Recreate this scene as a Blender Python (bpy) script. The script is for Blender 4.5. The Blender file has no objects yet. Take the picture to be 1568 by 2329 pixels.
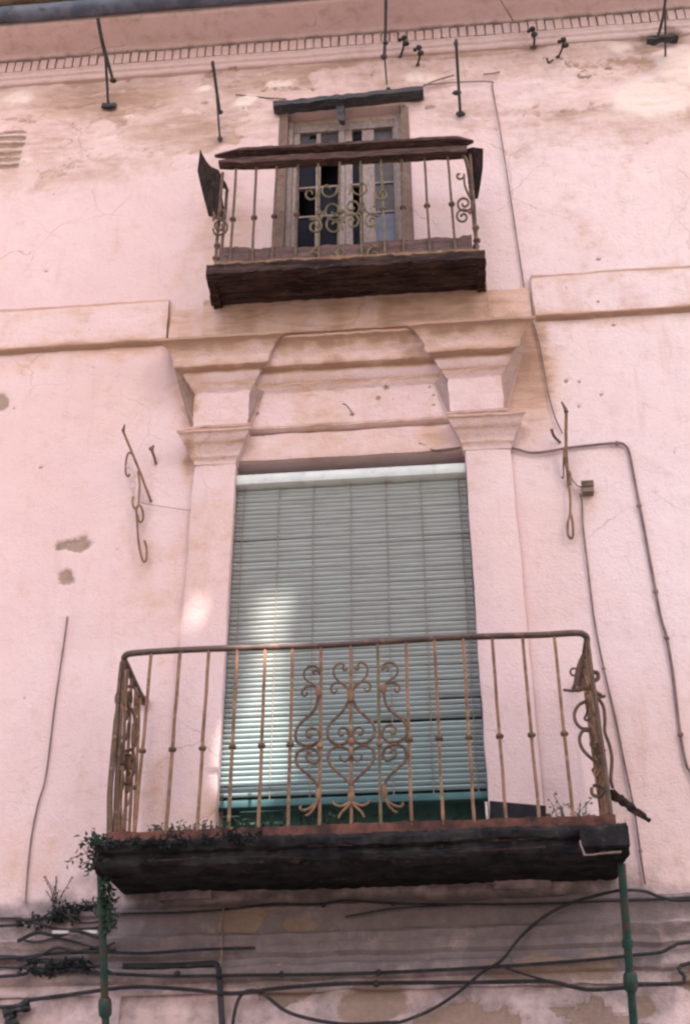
import bpy, math, random
import numpy as np
from mathutils import Vector, Matrix
random.seed(7); rng = np.random.default_rng(11)
SC = bpy.context.scene; COL = SC.collection

# ------------------------------------------------------------------ camera, sky, sun, exposure
F, PITCH, YAW, ROLL, DIST, EYE = 3003.16, 0.612987, 0.08853, -0.002039, 7.0, 1.6
cp, sp, cy_, sy_, cr, sr = math.cos(PITCH), math.sin(PITCH), math.cos(YAW), math.sin(YAW), math.cos(ROLL), math.sin(ROLL)
FW = Vector((-sy_*cp, cy_*cp, sp)); R0 = Vector((cy_, sy_, 0)); U0 = R0.cross(FW)
RT = R0*cr + U0*sr; UP = -R0*sr + U0*cr
CAM = Vector((0, -DIST, EYE))
cd = bpy.data.cameras.new('camera'); cam = bpy.data.objects.new('camera', cd); COL.objects.link(cam); SC.camera = cam
M = Matrix(((RT.x, UP.x, -FW.x, CAM.x), (RT.y, UP.y, -FW.y, CAM.y), (RT.z, UP.z, -FW.z, CAM.z), (0, 0, 0, 1)))
cam.matrix_world = M
cd.sensor_fit = 'HORIZONTAL'; cd.sensor_width = 36; cd.lens = 36*F/1568; cd.clip_start = .05; cd.clip_end = 2000
SUN_EL, SUN_AZ = math.radians(40), math.radians(14)      # azimuth measured from -Y (street side) towards +X
SUNV = Vector((math.sin(SUN_AZ)*math.cos(SUN_EL), -math.cos(SUN_AZ)*math.cos(SUN_EL), math.sin(SUN_EL)))
W = bpy.data.worlds.new('World'); SC.world = W; W.use_nodes = True
wn = W.node_tree.nodes; sky = wn.new('ShaderNodeTexSky'); sky.sky_type = 'NISHITA'; sky.sun_disc = False
sky.sun_elevation = SUN_EL; sky.sun_rotation = math.pi - SUN_AZ
sky.air_density = 1.0; sky.dust_density = 3.5; sky.ozone_density = 1.0
W.node_tree.links.new(sky.outputs[0], wn['Background'].inputs[0]); wn['Background'].inputs[1].default_value = .15
sd = bpy.data.lights.new('sun', 'SUN'); sd.energy = 5.0; sd.angle = math.radians(.42); sd.color = (1, .93, .82)
so = bpy.data.objects.new('sun', sd); COL.objects.link(so)
so.rotation_euler = SUNV.to_track_quat('Z', 'Y').to_euler(); so.location = (6, -12, 20)
SC.view_settings.view_transform = 'Standard'; SC.view_settings.look = 'None'
SC.view_settings.exposure = 1.56; SC.view_settings.gamma = 1
SC.render.engine = 'CYCLES'; SC.cycles.max_bounces = 6; SC.cycles.diffuse_bounces = 4; SC.cycles.use_denoising = True
SC.cycles.filter_width = 2.4

def P(u, v, Y=0.0):
    """the point of the plane y=Y that a survey mark on the 1568-wide print lies on"""
    d = FW*F + RT*(u-784) - UP*(v-1164)
    return CAM + d*((Y-CAM.y)/d.y)

# ------------------------------------------------------------------ numpy noise
_T = rng.random((256, 256))
def vnoise(x, y, s=1.0, o=0):
    x = np.asarray(x, float)*s + 37.3*o + 100; y = np.asarray(y, float)*s + 91.7*o + 100
    xi = np.floor(x).astype(int); yi = np.floor(y).astype(int); fx = x-xi; fy = y-yi
    fx = fx*fx*(3-2*fx); fy = fy*fy*(3-2*fy)
    a = _T[xi % 256, yi % 256]; b = _T[(xi+1) % 256, yi % 256]; c = _T[xi % 256, (yi+1) % 256]; d = _T[(xi+1) % 256, (yi+1) % 256]
    return (a*(1-fx)+b*fx)*(1-fy) + (c*(1-fx)+d*fx)*fy
def fbm(x, y, s=1.0, n=5, o=0):
    t = 0; a = .5; k = 0
    for i in range(n):
        t = t + a*vnoise(x, y, s*2**i, o+i*3); k += a; a *= .55
    return t/k
def sstep(a, b, x):
    t = np.clip((x-a)/(b-a), 0, 1); return t*t*(3-2*t)

# ------------------------------------------------------------------ mesh builder
class MB:
    def __init__(s): s.v = []; s.f = []; s.smooth = False
    def add(s, vs, fs):
        o = len(s.v); s.v += [tuple(p) for p in vs]; s.f += [tuple(i+o for i in q) for q in fs]; return s
    def box(s, x0, x1, y0, y1, z0, z1):
        return s.add([(x0,y0,z0),(x1,y0,z0),(x1,y1,z0),(x0,y1,z0),(x0,y0,z1),(x1,y0,z1),(x1,y1,z1),(x0,y1,z1)],
                     [(0,3,2,1),(4,5,6,7),(0,1,5,4),(1,2,6,5),(2,3,7,6),(3,0,4,7)])
    def tube(s, pts, r, n=8, close=False):
        pts = [Vector(p) for p in pts]; N = len(pts)
        rs = r if isinstance(r, (list, tuple)) else [r]*N
        T = [((pts[min(i+1,N-1)]-pts[max(i-1,0)]).normalized()) for i in range(N)]
        a = Vector((0,0,1)) if abs(T[0].z) < .9 else Vector((1,0,0))
        nx = T[0].cross(a).normalized(); vs = []; fs = []
        for i in range(N):
            nx = (nx - T[i]*nx.dot(T[i])).normalized(); ny = T[i].cross(nx)
            for k in range(n):
                t = 2*math.pi*k/n; vs.append(pts[i] + (nx*math.cos(t)+ny*math.sin(t))*rs[i])
        for i in range(N-1):
            for k in range(n): fs.append((i*n+k, i*n+(k+1)%n, (i+1)*n+(k+1)%n, (i+1)*n+k))
        fs.append(tuple(range(n))[::-1]); fs.append(tuple((N-1)*n+k for k in range(n)))
        return s.add(vs, fs)
    def beam(s, a, b, w, h, n=14, jag=.004, up=(0,0,1), taper=None, seed=0):
        """a plank from a to b, w across, h along up, with worn uneven sides"""
        a = Vector(a); b = Vector(b); t = (b-a).normalized(); up = Vector(up); up = (up - t*up.dot(t)).normalized(); sd_ = t.cross(up)
        R = random.Random(seed); vs = []; fs = []
        for i in range(n+1):
            k = i/n; c = a.lerp(b, k); kk = taper(k) if taper else (1, 1)
            for (p, q) in ((-1,-1),(-.35,-1.02),(.35,-1.0),(1,-1),(1.02,0),(1,1),(.35,1.0),(-.35,1.02),(-1,1),(-1.02,0)):
                vs.append(c + sd_*(p*w/2*kk[0] + R.uniform(-jag, jag)) + up*(q*h/2*kk[1] + R.uniform(-jag, jag)))
        m = 10
        for i in range(n):
            for k in range(m): fs.append((i*m+k, i*m+(k+1)%m, (i+1)*m+(k+1)%m, (i+1)*m+k))
        fs.append(tuple(range(m))[::-1]); fs.append(tuple(n*m+k for k in range(m)))
        return s.add(vs, fs)
    def plate(s, pts, off):
        n = len(pts); o = Vector(off); v = [Vector(p) for p in pts]; w = [p+o for p in v]
        return s.add(v+w, [tuple(range(n)), tuple(range(2*n-1, n-1, -1))]+[(i, (i+1) % n, n+(i+1) % n, n+i) for i in range(n)])
    def ball(s, c, rx, ry=None, rz=None, n=10, m=6, jag=0):
        ry = ry or rx; rz = rz or rx; c = Vector(c); vs = []; fs = []
        for j in range(m+1):
            ph = math.pi*j/m
            for k in range(n):
                t = 2*math.pi*k/n; q = 1+random.uniform(-jag, jag)
                vs.append(c+Vector((rx*q*math.sin(ph)*math.cos(t), ry*q*math.sin(ph)*math.sin(t), rz*q*math.cos(ph))))
        for j in range(m):
            for k in range(n): fs.append((j*n+k, j*n+(k+1)%n, (j+1)*n+(k+1)%n, (j+1)*n+k))
        return s.add(vs, fs)
    def extrude_x(s, prof, x0, x1, step=.03, flare=None):
        """profile of (y,z) points (closed) swept along x; flare = per-point side overhang at both ends"""
        fl0 = flare or [0]*len(prof); pr = []; fl = []
        for j in range(len(prof)):
            (ya, za), (yb, zb) = prof[j], prof[(j+1) % len(prof)]; fa, fb = fl0[j], fl0[(j+1) % len(prof)]
            q = max(1, min(24, int(math.hypot(yb-ya, zb-za)/.014))) if ya < .015 and yb < .015 else 1
            for k in range(q): t = k/q; pr.append((ya+(yb-ya)*t, za+(zb-za)*t)); fl.append(fa+(fb-fa)*t)
        prof = pr
        n = max(2, int((x1-x0)/step)); m = len(prof); vs = []; fs = []
        for i in range(n+1):
            k = i/n
            for j, (y, z) in enumerate(prof):
                xa = x0-fl[j]; xb = x1+fl[j]; vs.append((xa+(xb-xa)*k, y, z))
        for i in range(n):
            for j in range(m): fs.append((i*m+j, (i+1)*m+j, (i+1)*m+(j+1)%m, i*m+(j+1)%m))
        fs.append(tuple(range(m))); fs.append(tuple(n*m+j for j in range(m))[::-1])
        return s.add(vs, fs)
    def wob(s, a, sc=6, o=0):
        """small irregularity of old surfaces"""
        v = np.array(s.v); 
        dx = fbm(v[:,0]+v[:,1]*1.7, v[:,2], sc, 3, o)-.5; dy = fbm(v[:,0]+v[:,1], v[:,2], sc, 3, o+5)-.5; dz = fbm(v[:,0], v[:,2]+v[:,1], sc, 3, o+9)-.5
        v += np.stack([dx, dy, dz], 1)*2*a; s.v = [tuple(p) for p in v]; return s
    def build(s, name, mat, parent=None, smooth=True):
        me = bpy.data.meshes.new(name); me.from_pydata(s.v, [], s.f); me.update()
        if len(s.f):
            import bmesh
            bm = bmesh.new(); bm.from_mesh(me); bmesh.ops.recalc_face_normals(bm, faces=bm.faces); bm.to_mesh(me); bm.free()
        if smooth:
            me.polygons.foreach_set('use_smooth', [True]*len(me.polygons))
            try: me.set_sharp_from_angle(angle=math.radians(38))
            except Exception: pass
        o = bpy.data.objects.new(name, me); COL.objects.link(o); me.materials.append(mat)
        if parent: o.parent = parent; o.matrix_parent_inverse = parent.matrix_world.inverted()
        return o
def tag(o, label=None, cat=None, group=None, kind=None):
    if label: o['label'] = label
    if cat: o['category'] = cat
    if group: o['group'] = group
    if kind: o['kind'] = kind
    return o
def thing(name, loc, label, cat, group=None):
    o = bpy.data.objects.new(name, None); COL.objects.link(o); o.location = loc; o.empty_display_size = .1
    o.matrix_world = Matrix.Translation(loc)
    return tag(o, label, cat, group)
def smoothpath(pts, n=6):
    """Catmull-Rom through the points"""
    p = [Vector(q) for q in pts]; p = [2*p[0]-p[1]] + p + [2*p[-1]-p[-2]]; out = []
    for i in range(1, len(p)-2):
        for k in range(n):
            t = k/n; a, b, c, d = p[i-1], p[i], p[i+1], p[i+2]
            out.append(.5*((2*b)+(c-a)*t+(2*a-5*b+4*c-d)*t*t+(3*b-a-3*c+d)*t**3))
    out.append(p[-2]); return out

# ------------------------------------------------------------------ materials
def mat(name, build):
    m = bpy.data.materials.new(name); m.use_nodes = True; nt = m.node_tree; b = nt.nodes['Principled BSDF']
    class N: pass
    g = N(); g.nt = nt; g.b = b
    def nd(t, **k):
        n = nt.nodes.new(t)
        for a, v in k.items(): setattr(n, a, v)
        return n
    g.nd = nd; g.link = nt.links.new
    g.pos = nd('ShaderNodeNewGeometry').outputs['Position']
    def noise(scale, detail=5, rough=.6, vec=None, dist=0):
        n = nd('ShaderNodeTexNoise'); n.inputs['Scale'].default_value = scale; n.inputs['Detail'].default_value = detail
        n.inputs['Roughness'].default_value = rough; n.inputs['Distortion'].default_value = dist; nt.links.new(vec or g.pos, n.inputs['Vector']); return n.outputs['Fac']
    def math_(op, a, b_=None, c=None, clamp=False):
        n = nd('ShaderNodeMath', operation=op); n.use_clamp = clamp
        for i, q in enumerate((a, b_, c)):
            if q is None: continue
            if isinstance(q, (int, float)): n.inputs[i].default_value = q
            else: nt.links.new(q, n.inputs[i])
        return n.outputs[0]
    def ramp(fac, lo, hi):
        n = nd('ShaderNodeMapRange'); n.interpolation_type = 'SMOOTHSTEP'; nt.links.new(fac, n.inputs[0]); n.inputs[1].default_value = lo; n.inputs[2].default_value = hi; return n.outputs[0]
    def mix(fac, a, b_):
        n = nd('ShaderNodeMix', data_type='RGBA')
        for i, q in ((0, fac), (6, a), (7, b_)):
            if isinstance(q, (int, float)): n.inputs[i].default_value = q
            elif isinstance(q, tuple): n.inputs[i].default_value = q+(1,)
            else: nt.links.new(q, n.inputs[i])
        return n.outputs[2]
    def scaled(sx, sy, sz):
        n = nd('ShaderNodeVectorMath', operation='MULTIPLY'); nt.links.new(g.pos, n.inputs[0]); n.inputs[1].default_value = (sx, sy, sz); return n.outputs[0]
    def bump(h, strength=.5, dist=.004):
        n = nd('ShaderNodeBump'); n.inputs['Strength'].default_value = strength; n.inputs['Distance'].default_value = dist
        nt.links.new(h, n.inputs['Height']); nt.links.new(n.outputs[0], b.inputs['Normal'])
    def col(c):
        if isinstance(c, tuple): b.inputs['Base Color'].default_value = c+(1,)
        else: nt.links.new(c, b.inputs['Base Color'])
    g.noise, g.math, g.ramp, g.mix, g.scaled, g.bump, g.col = noise, math_, ramp, mix, scaled, bump, col
    b.inputs['Roughness'].default_value = .8
    build(g); return m

def m_plaster(g):
    at = g.nd('ShaderNodeAttribute', attribute_name='stain'); sep = g.nd('ShaderNodeSeparateColor'); g.link(at.outputs['Color'], sep.inputs[0])
    tan, light, grime_shade = sep.outputs[0], sep.outputs[1], sep.outputs[2]; raw = at.outputs['Alpha']
    n1 = g.noise(1.3, 6, .6); n2 = g.noise(9, 6, .65); n3 = g.noise(70, 4, .6); st = g.noise(1.0, 6, .6, g.scaled(9, 9, 1.1)); wv = g.noise(1.0, 6, .65, g.scaled(3, 3, 16), .6)
    sx = g.nd('ShaderNodeSeparateXYZ'); g.link(g.pos, sx.inputs[0])
    c = g.mix(g.ramp(n1, .3, .7), (.575, .41, .415), (.615, .455, .465))
    c = g.mix(g.math('MULTIPLY', g.ramp(g.math('ADD', sx.outputs[0], g.math('MULTIPLY', g.noise(.9, 4, .6), 2.2)), .9, 2.8), .75), c, (.68, .54, .555))   # paler towards the right
    c = g.mix(g.math('MULTIPLY', g.ramp(g.noise(.55, 4, .55), .45, .65), .5), c, (.595, .405, .385))
    c = g.mix(g.math('MULTIPLY', g.ramp(g.noise(3.1, 5, .6), .52, .7), .4), c, (.57, .405, .43))
    c = g.mix(g.math('MULTIPLY', g.ramp(n2, .5, .75), .35), c, (.51, .34, .325))
    c = g.mix(g.math('MULTIPLY', g.ramp(st, .54, .72), .36), c, (.50, .325, .29))
    def f(a, n, k, lo, hi): return g.ramp(g.math('ADD', a, g.math('MULTIPLY', g.math('SUBTRACT', n, .5), k)), lo, hi)
    c = g.mix(g.math('MULTIPLY', f(tan, n2, .9, .05, .65), .92), c, g.mix(g.ramp(sx.outputs[2], 9.2, 10.0), g.mix(n2, (.45, .27, .19), (.56, .37, .295)), g.mix(n2, (.40, .265, .22), (.50, .345, .30))))
    c = g.mix(g.math('MULTIPLY', f(tan, wv, 1.3, .36, .85), .68), c, (.29, .17, .125))
    c = g.mix(g.math('MULTIPLY', f(light, n2, 1.1, .2, .75), .9), c, (.70, .555, .52))
    c = g.mix(g.math('MULTIPLY', f(grime_shade, n2, 1.0, .08, .8), .93), c, g.mix(g.noise(14, 5), (.085, .070, .078), (.235, .185, .195)))
    c = g.mix(g.math('MULTIPLY', f(raw, n2, .7, .34, .6), .9), c, g.mix(g.noise(30, 4), (.19, .125, .10), (.33, .23, .19)))
    c = g.mix(g.math('MULTIPLY', g.ramp(n3, .55, .75), .3), c, (.40, .28, .27))
    wn_ = g.nd('ShaderNodeTexNoise'); wn_.inputs['Scale'].default_value = 4; wn_.inputs['Detail'].default_value = 5; g.link(g.pos, wn_.inputs['Vector'])
    wa = g.nd('ShaderNodeVectorMath', operation='MULTIPLY_ADD'); g.link(wn_.outputs['Color'], wa.inputs[0]); wa.inputs[1].default_value = (.2, .2, .2); g.link(g.pos, wa.inputs[2])
    vo = g.nd('ShaderNodeTexVoronoi', feature='DISTANCE_TO_EDGE'); vo.inputs['Scale'].default_value = 1.25; g.link(wa.outputs[0], vo.inputs['Vector'])
    hair = g.math('MULTIPLY', g.math('MULTIPLY', g.ramp(vo.outputs['Distance'], .0075, .001), g.ramp(g.noise(.9, 3, .5), .5, .64)), .42)
    c = g.mix(hair, c, (.22, .13, .10))      # hairline cracks
    g.col(c); g.b.inputs['Roughness'].default_value = .92; g.b.inputs['Specular IOR Level'].default_value = .15
    h = g.math('ADD', g.math('MULTIPLY', n2, .6), g.math('MULTIPLY', n3, .45)); g.bump(g.math('SUBTRACT', g.math('ADD', h, g.math('MULTIPLY', g.noise(26, 5, .7), .6)), g.math('MULTIPLY', f(raw, n2, .6, .4, .56), .5)), .9, .013)
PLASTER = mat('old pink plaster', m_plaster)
def mnoise(name, c0, c1, scale=12, c2=None, rough=.75, spec=.3, metal=0, bump=.3, grain=None, lo=.35, hi=.65, dist=.004, k2=(.55, .7), s2=None):
    def b(g):
        vec = g.scaled(*grain) if grain else None
        n = g.noise(scale, 6, .65, vec); c = g.mix(g.ramp(n, lo, hi), c0, c1)
        if c2: c = g.mix(g.ramp(g.noise(s2 or scale*2.3, 5, .6, vec), *k2), c, c2)
        g.col(c); g.b.inputs['Roughness'].default_value = rough; g.b.inputs['Specular IOR Level'].default_value = spec; g.b.inputs['Metallic'].default_value = metal
        if bump: g.bump(n, bump, dist)
    return mat(name, b)
RUST = mnoise('rusted iron', (.135, .07, .046), (.245, .135, .085), 9, (.29, .19, .10), .85, .25)
RUSTD = mnoise('dark rusted iron', (.065, .04, .032), (.13, .075, .05), 12, (.19, .11, .06), .75, .3)
IRON = mnoise('blackened iron', (.02, .02, .024), (.05, .045, .045), 14, (.09, .055, .04), .7, .3)
OCHRE = mnoise('faded iron', (.10, .078, .05), (.17, .13, .08), 10, (.11, .06, .04), .8, .2)
HRAIL = mnoise('brown painted rail', (.055, .032, .03), (.10, .058, .05), 8, (.16, .08, .05), .5, .4)
WOOD = mnoise('weathered wood', (.03, .017, .016), (.095, .05, .044), 1, (.15, .085, .07), .85, .2, 0, .6, (5, 40, 60), s2=2)
WOODV = mnoise('weathered upright board', (.022,.018,.022), (.055,.038,.036), 1, (.09,.055,.045), .85, .2, 0, .6, (40, 14, 7), s2=2)
WOODB = mnoise('mauve weathered board', (.075, .042, .04), (.14, .085, .08), 1, (.045, .026, .024), .85, .2, 0, .5, (4, 30, 24), s2=2)
BLACKW = mnoise('rotten black wood', (.016, .010, .011), (.065, .037, .031), 1, (.14, .08, .06), .95, .12, 0, .8, (4, 30, 30), s2=3, k2=(.6, .75))
SOOT = mnoise('black mossy concrete', (.010, .009, .011), (.030, .026, .027), 7, (.062, .052, .047), .95, .1, 0, .9, None, dist=.02, s2=16, k2=(.58, .74))
REDT = mnoise('dirty red tile edge', (.035, .015, .013), (.13, .05, .038), 6, (.02, .014, .014), .85, .25, 0, .5)
DOORF = mnoise('faded door paint', (.18, .135, .13), (.27, .205, .195), 7, (.17, .105, .08), .7, .3, 0, .2, (6, 6, 3), s2=6)
DOORB = mnoise('brown door post', (.12, .075, .06), (.18, .115, .095), 6, (.11, .06, .045), .75, .25, 0, .2)
LINT = mnoise('door head plaster', (.30, .21, .18), (.40, .30, .265), 5, (.20, .125, .09), .9, .1)
BEAM = mnoise('grey lintel beam', (.030, .032, .042), (.075, .07, .075), 1, (.11, .08, .07), .85, .2, 0, .6, (6, 30, 30), s2=3)
GLASS = mnoise('dark pane', (.006, .007, .013), (.012, .012, .02), 3, None, .45, .02, 0, 0)
DUSTG = mnoise('dusty pane', (.04, .034, .042), (.068, .057, .066), 6, None, .5, .15, 0, 0)
BLUEG = mnoise('blue pane', (.085, .092, .14), (.12, .125, .175), 6, None, .5, .15, 0, 0)
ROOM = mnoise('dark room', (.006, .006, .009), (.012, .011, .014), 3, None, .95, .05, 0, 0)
GREEND = mnoise('dark green door', (.012, .045, .038), (.022, .075, .06), 8, (.008, .016, .016), .6, .35, 0, .1)
CABLE = mnoise('black cable', (.011, .010, .014), (.026, .023, .028), 10, (.05, .042, .04), .6, .3, 0, 0)
CABLEB = mnoise('brown dusty cable', (.13, .085, .08), (.21, .14, .13), 10, None, .8, .2, 0, 0)
WIRE = mnoise('thin grey wire', (.25, .15, .13), (.34, .22, .2), 10, None, .8, .2, 0, 0)
GPIPE = mnoise('green painted pipe', (.007, .034, .029), (.014, .056, .045), 9, (.06, .035, .028), .6, .3, 0, .3, k2=(.5, .6))
PALE = mnoise('pale weathered metal', (.42, .38, .37), (.55, .5, .48), 10, (.3, .25, .23), .7, .3, 0, .1)
BOXM = mnoise('grey brown box', (.17, .12, .105), (.24, .17, .15), 9, (.30, .14, .085), .8, .2)
TRAY = mnoise('black plastic', (.006, .006, .010), (.014, .012, .018), 6, None, .7, .2, 0, .1)
GUTTER = mnoise('grey blue gutter', (.05, .062, .10), (.11, .12, .17), 5, (.05, .045, .05), .6, .4, 0, .2)
TILE = mnoise('roof tile', (.32, .22, .13), (.48, .36, .24), 6, (.16, .13, .12), .9, .1, 0, .4)
GREYW = None
LEAF = mnoise('weed leaf', (.016, .035, .026), (.04, .07, .045), 20, (.07, .085, .05), .7, .25, 0, 0)
DRY = mnoise('dry weed', (.10, .10, .06), (.17, .16, .11), 20, (.06, .08, .05), .8, .2, 0, 0)
DARKV = mnoise('sooty weed', (.012, .016, .018), (.03, .034, .034), 20, (.05, .05, .045), .9, .1, 0, 0)
def m_slat(g):
    sx = g.nd('ShaderNodeSeparateXYZ'); g.link(g.pos, sx.inputs[0])
    fade = g.ramp(g.math('ADD', sx.outputs[2], g.math('MULTIPLY', g.noise(2.2, 4), .5)), 4.75, 6.0)   # sun-faded upper slats, greener below
    c = g.mix(fade, (.225, .295, .31), (.315, .33, .33)); n = g.noise(1, 6, .65, g.scaled(5, 5, 30))
    c = g.mix(g.math('MULTIPLY', g.ramp(n, .45, .75), .4), c, (.19, .18, .16)); g.col(c)
    g.b.inputs['Roughness'].default_value = .55; g.b.inputs['Specular IOR Level'].default_value = .35
SLAT = mat('green grey blind slat', m_slat)
RAILT = mnoise('teal bottom rail', (.03, .085, .095), (.05, .12, .125), 8, None, .6, .3, 0, .1)
HEADB = mnoise('pale grey head rail', (.44, .45, .45), (.52, .53, .53), 5, (.36, .35, .34), .5, .4, 0, .05)
CORD = mnoise('blind cord', (.17, .15, .135), (.24, .21, .18), 20, None, .9, .1, 0, 0)
ROADM = mnoise('street paving', (.20, .17, .14), (.30, .26, .22), 2, (.15, .13, .11), .9, .2, 0, .2)
OPPM = mnoise('added shade wall render', (.48, .38, .29), (.56, .46, .36), 1, (.36, .27, .2), .9, .1, 0, .2)

# ------------------------------------------------------------------ stains of the plaster in wall metres, plus shade painted under the lower slab
def pt(u, v): p = P(u, v, 0); return p.x, p.z
BL = []      # (channel, x, z, rx, rz, strength)
def blob(ch, u, v, ru, rv, s=1.0):
    x, z = pt(u, v); a = pt(u+ru, v); b = pt(u, v+rv); BL.append((ch, x, z, abs(a[0]-x), abs(b[1]-z), s))
TAN, LIGHT, GRIME_SHADE, RAW = 0, 1, 2, 3
for q in [(TAN,250,225,210,55,.75),(TAN,110,330,150,90,.42),(TAN,420,290,190,60,.6),(TAN,560,200,180,45,.55),(TAN,330,370,120,40,.35),(TAN,760,150,260,35,.4),(TAN,1180,130,160,60,.45),
          (TAN,1280,270,150,60,.42),(TAN,1500,95,90,45,.75),(TAN,1440,290,140,40,.4),(TAN,1050,250,130,40,.4),(TAN,70,235,120,40,.35),(TAN,1240,480,120,60,.15),
          (TAN,20,370,50,80,.5),(TAN,440,850,45,110,.5),(TAN,430,935,20,45,.8),(TAN,1200,860,60,110,.85),(TAN,1215,760,40,40,.6),(TAN,980,1000,40,30,.6),(TAN,430,1050,16,45,.7),
          (TAN,60,830,130,25,.35),(TAN,280,800,120,18,.5),(TAN,250,960,120,140,.16),(TAN,1350,730,240,14,.35),(TAN,1300,640,120,20,.3),(TAN,1500,620,120,18,.4),(TAN,150,715,200,14,.3),(TAN,400,740,30,40,.5),
          (TAN,1070,1100,30,60,.3),(TAN,510,1110,25,60,.5),(TAN,420,1650,26,150,.28),(TAN,350,1800,30,90,.45),(TAN,1200,1700,16,170,.3),(TAN,310,1180,30,140,.22),(TAN,380,1480,40,120,.12),(TAN,1340,1150,26,40,.3),
          (TAN,470,1850,60,50,.5),(TAN,1230,1240,30,60,.2),(TAN,1440,1700,60,40,.15),(TAN,200,1820,40,70,.2),(TAN,60,1960,110,80,.3),(TAN,1500,1950,80,60,.25),(TAN,1420,1850,60,40,.2),
          (LIGHT,1480,225,88,42,1.2),(LIGHT,1540,150,60,50,.9),(LIGHT,1410,110,34,14,.8),(LIGHT,640,190,30,13,.75),(LIGHT,465,203,26,11,.8),(LIGHT,560,235,34,16,.8),(LIGHT,40,222,50,18,.7),(LIGHT,955,175,50,14,.7),(LIGHT,290,268,40,10,.5),
          (RAW,165,1240,46,20,.8),(RAW,190,1222,16,14,.6),(GRIME_SHADE,134,1243,7,6,1.1),(GRIME_SHADE,193,1236,7,7,1.1),(GRIME_SHADE,158,1308,7,7,.7),(RAW,152,1312,24,18,.75),(RAW,0,915,18,26,.85),(RAW,350,235,40,8,.5),(RAW,180,238,60,9,.6),(RAW,455,240,30,8,.5),(RAW,350,345,70,5,.42),(RAW,230,350,60,6,.36),(RAW,330,275,80,5,.4),
          (RAW,980,238,22,9,.65),(RAW,300,945,8,9,0),(RAW,1360,245,60,7,.38),(RAW,1290,268,70,6,.38),(RAW,1430,195,30,7,.55),(RAW,1510,80,60,16,.6),
          (RAW,1285,863,6,7,.9),(RAW,1315,866,5,5,.7),(RAW,1367,895,6,6,.7),(RAW,1358,588,9,5,.7),(RAW,1290,665,6,12,.6),(RAW,1360,695,5,5,.8),(RAW,1395,738,7,5,.7),(RAW,800,703,4,5,.8),(RAW,1355,1545,6,5,.5),(RAW,1270,1560,5,12,.6),(RAW,1272,1610,5,6,.6),
          (RAW,555,2100,52,30,1.3),(GRIME_SHADE,550,2098,44,22,.9),(RAW,690,2115,38,22,1.2),(RAW,850,2290,72,48,1.2),(RAW,860,2240,26,26,.8),(RAW,1230,2210,90,28,1.1),(RAW,1350,2195,50,30,1.1),(RAW,1465,2290,22,40,.8),(RAW,770,2180,60,8,.5),
          (RAW,640,2195,12,9,.9),(RAW,100,2300,40,24,.35),(RAW,900,2200,50,8,.55),(RAW,1110,2190,40,8,.6),
          (GRIME_SHADE,120,2075,150,34,.75),(GRIME_SHADE,160,2170,120,40,.85),(GRIME_SHADE,60,2140,90,30,.6),(GRIME_SHADE,200,2220,110,30,.7),(GRIME_SHADE,300,2200,160,34,.55),(GRIME_SHADE,360,2035,150,34,.75),(GRIME_SHADE,650,2030,260,24,.75),(GRIME_SHADE,1000,2010,300,24,.7),(GRIME_SHADE,1280,1990,180,24,.7),(GRIME_SHADE,1390,2010,70,40,.7),(GRIME_SHADE,700,2100,600,70,.30),(GRIME_SHADE,1200,2110,400,60,.28),  # the row along the slab foot paints its shade in with the dirt
          (GRIME_SHADE,960,2105,220,30,.38),(GRIME_SHADE,1450,2010,60,12,.4),(GRIME_SHADE,1250,2145,300,10,.5),(GRIME_SHADE,840,2145,300,10,.42),(GRIME_SHADE,560,2200,40,60,.35),(GRIME_SHADE,1560,2160,70,20,.5),(GRIME_SHADE,210,2010,40,60,.45),(GRIME_SHADE,560,1850,70,30,.4),
          (GRIME_SHADE,248,245,14,9,.8),(GRIME_SHADE,500,318,18,10,.5),(GRIME_SHADE,1046,265,20,10,.6),(GRIME_SHADE,1500,92,44,12,.8)]:
    blob(*q)
for i in range(90):      # small pocks and chips
    x, z = random.uniform(-3.9, 2.4), random.uniform(3.3, 11.2); r = random.uniform(.006, .017); BL.append((RAW, x, z, r, r*random.uniform(.7, 1.6), random.uniform(.45, .9)))
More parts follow.
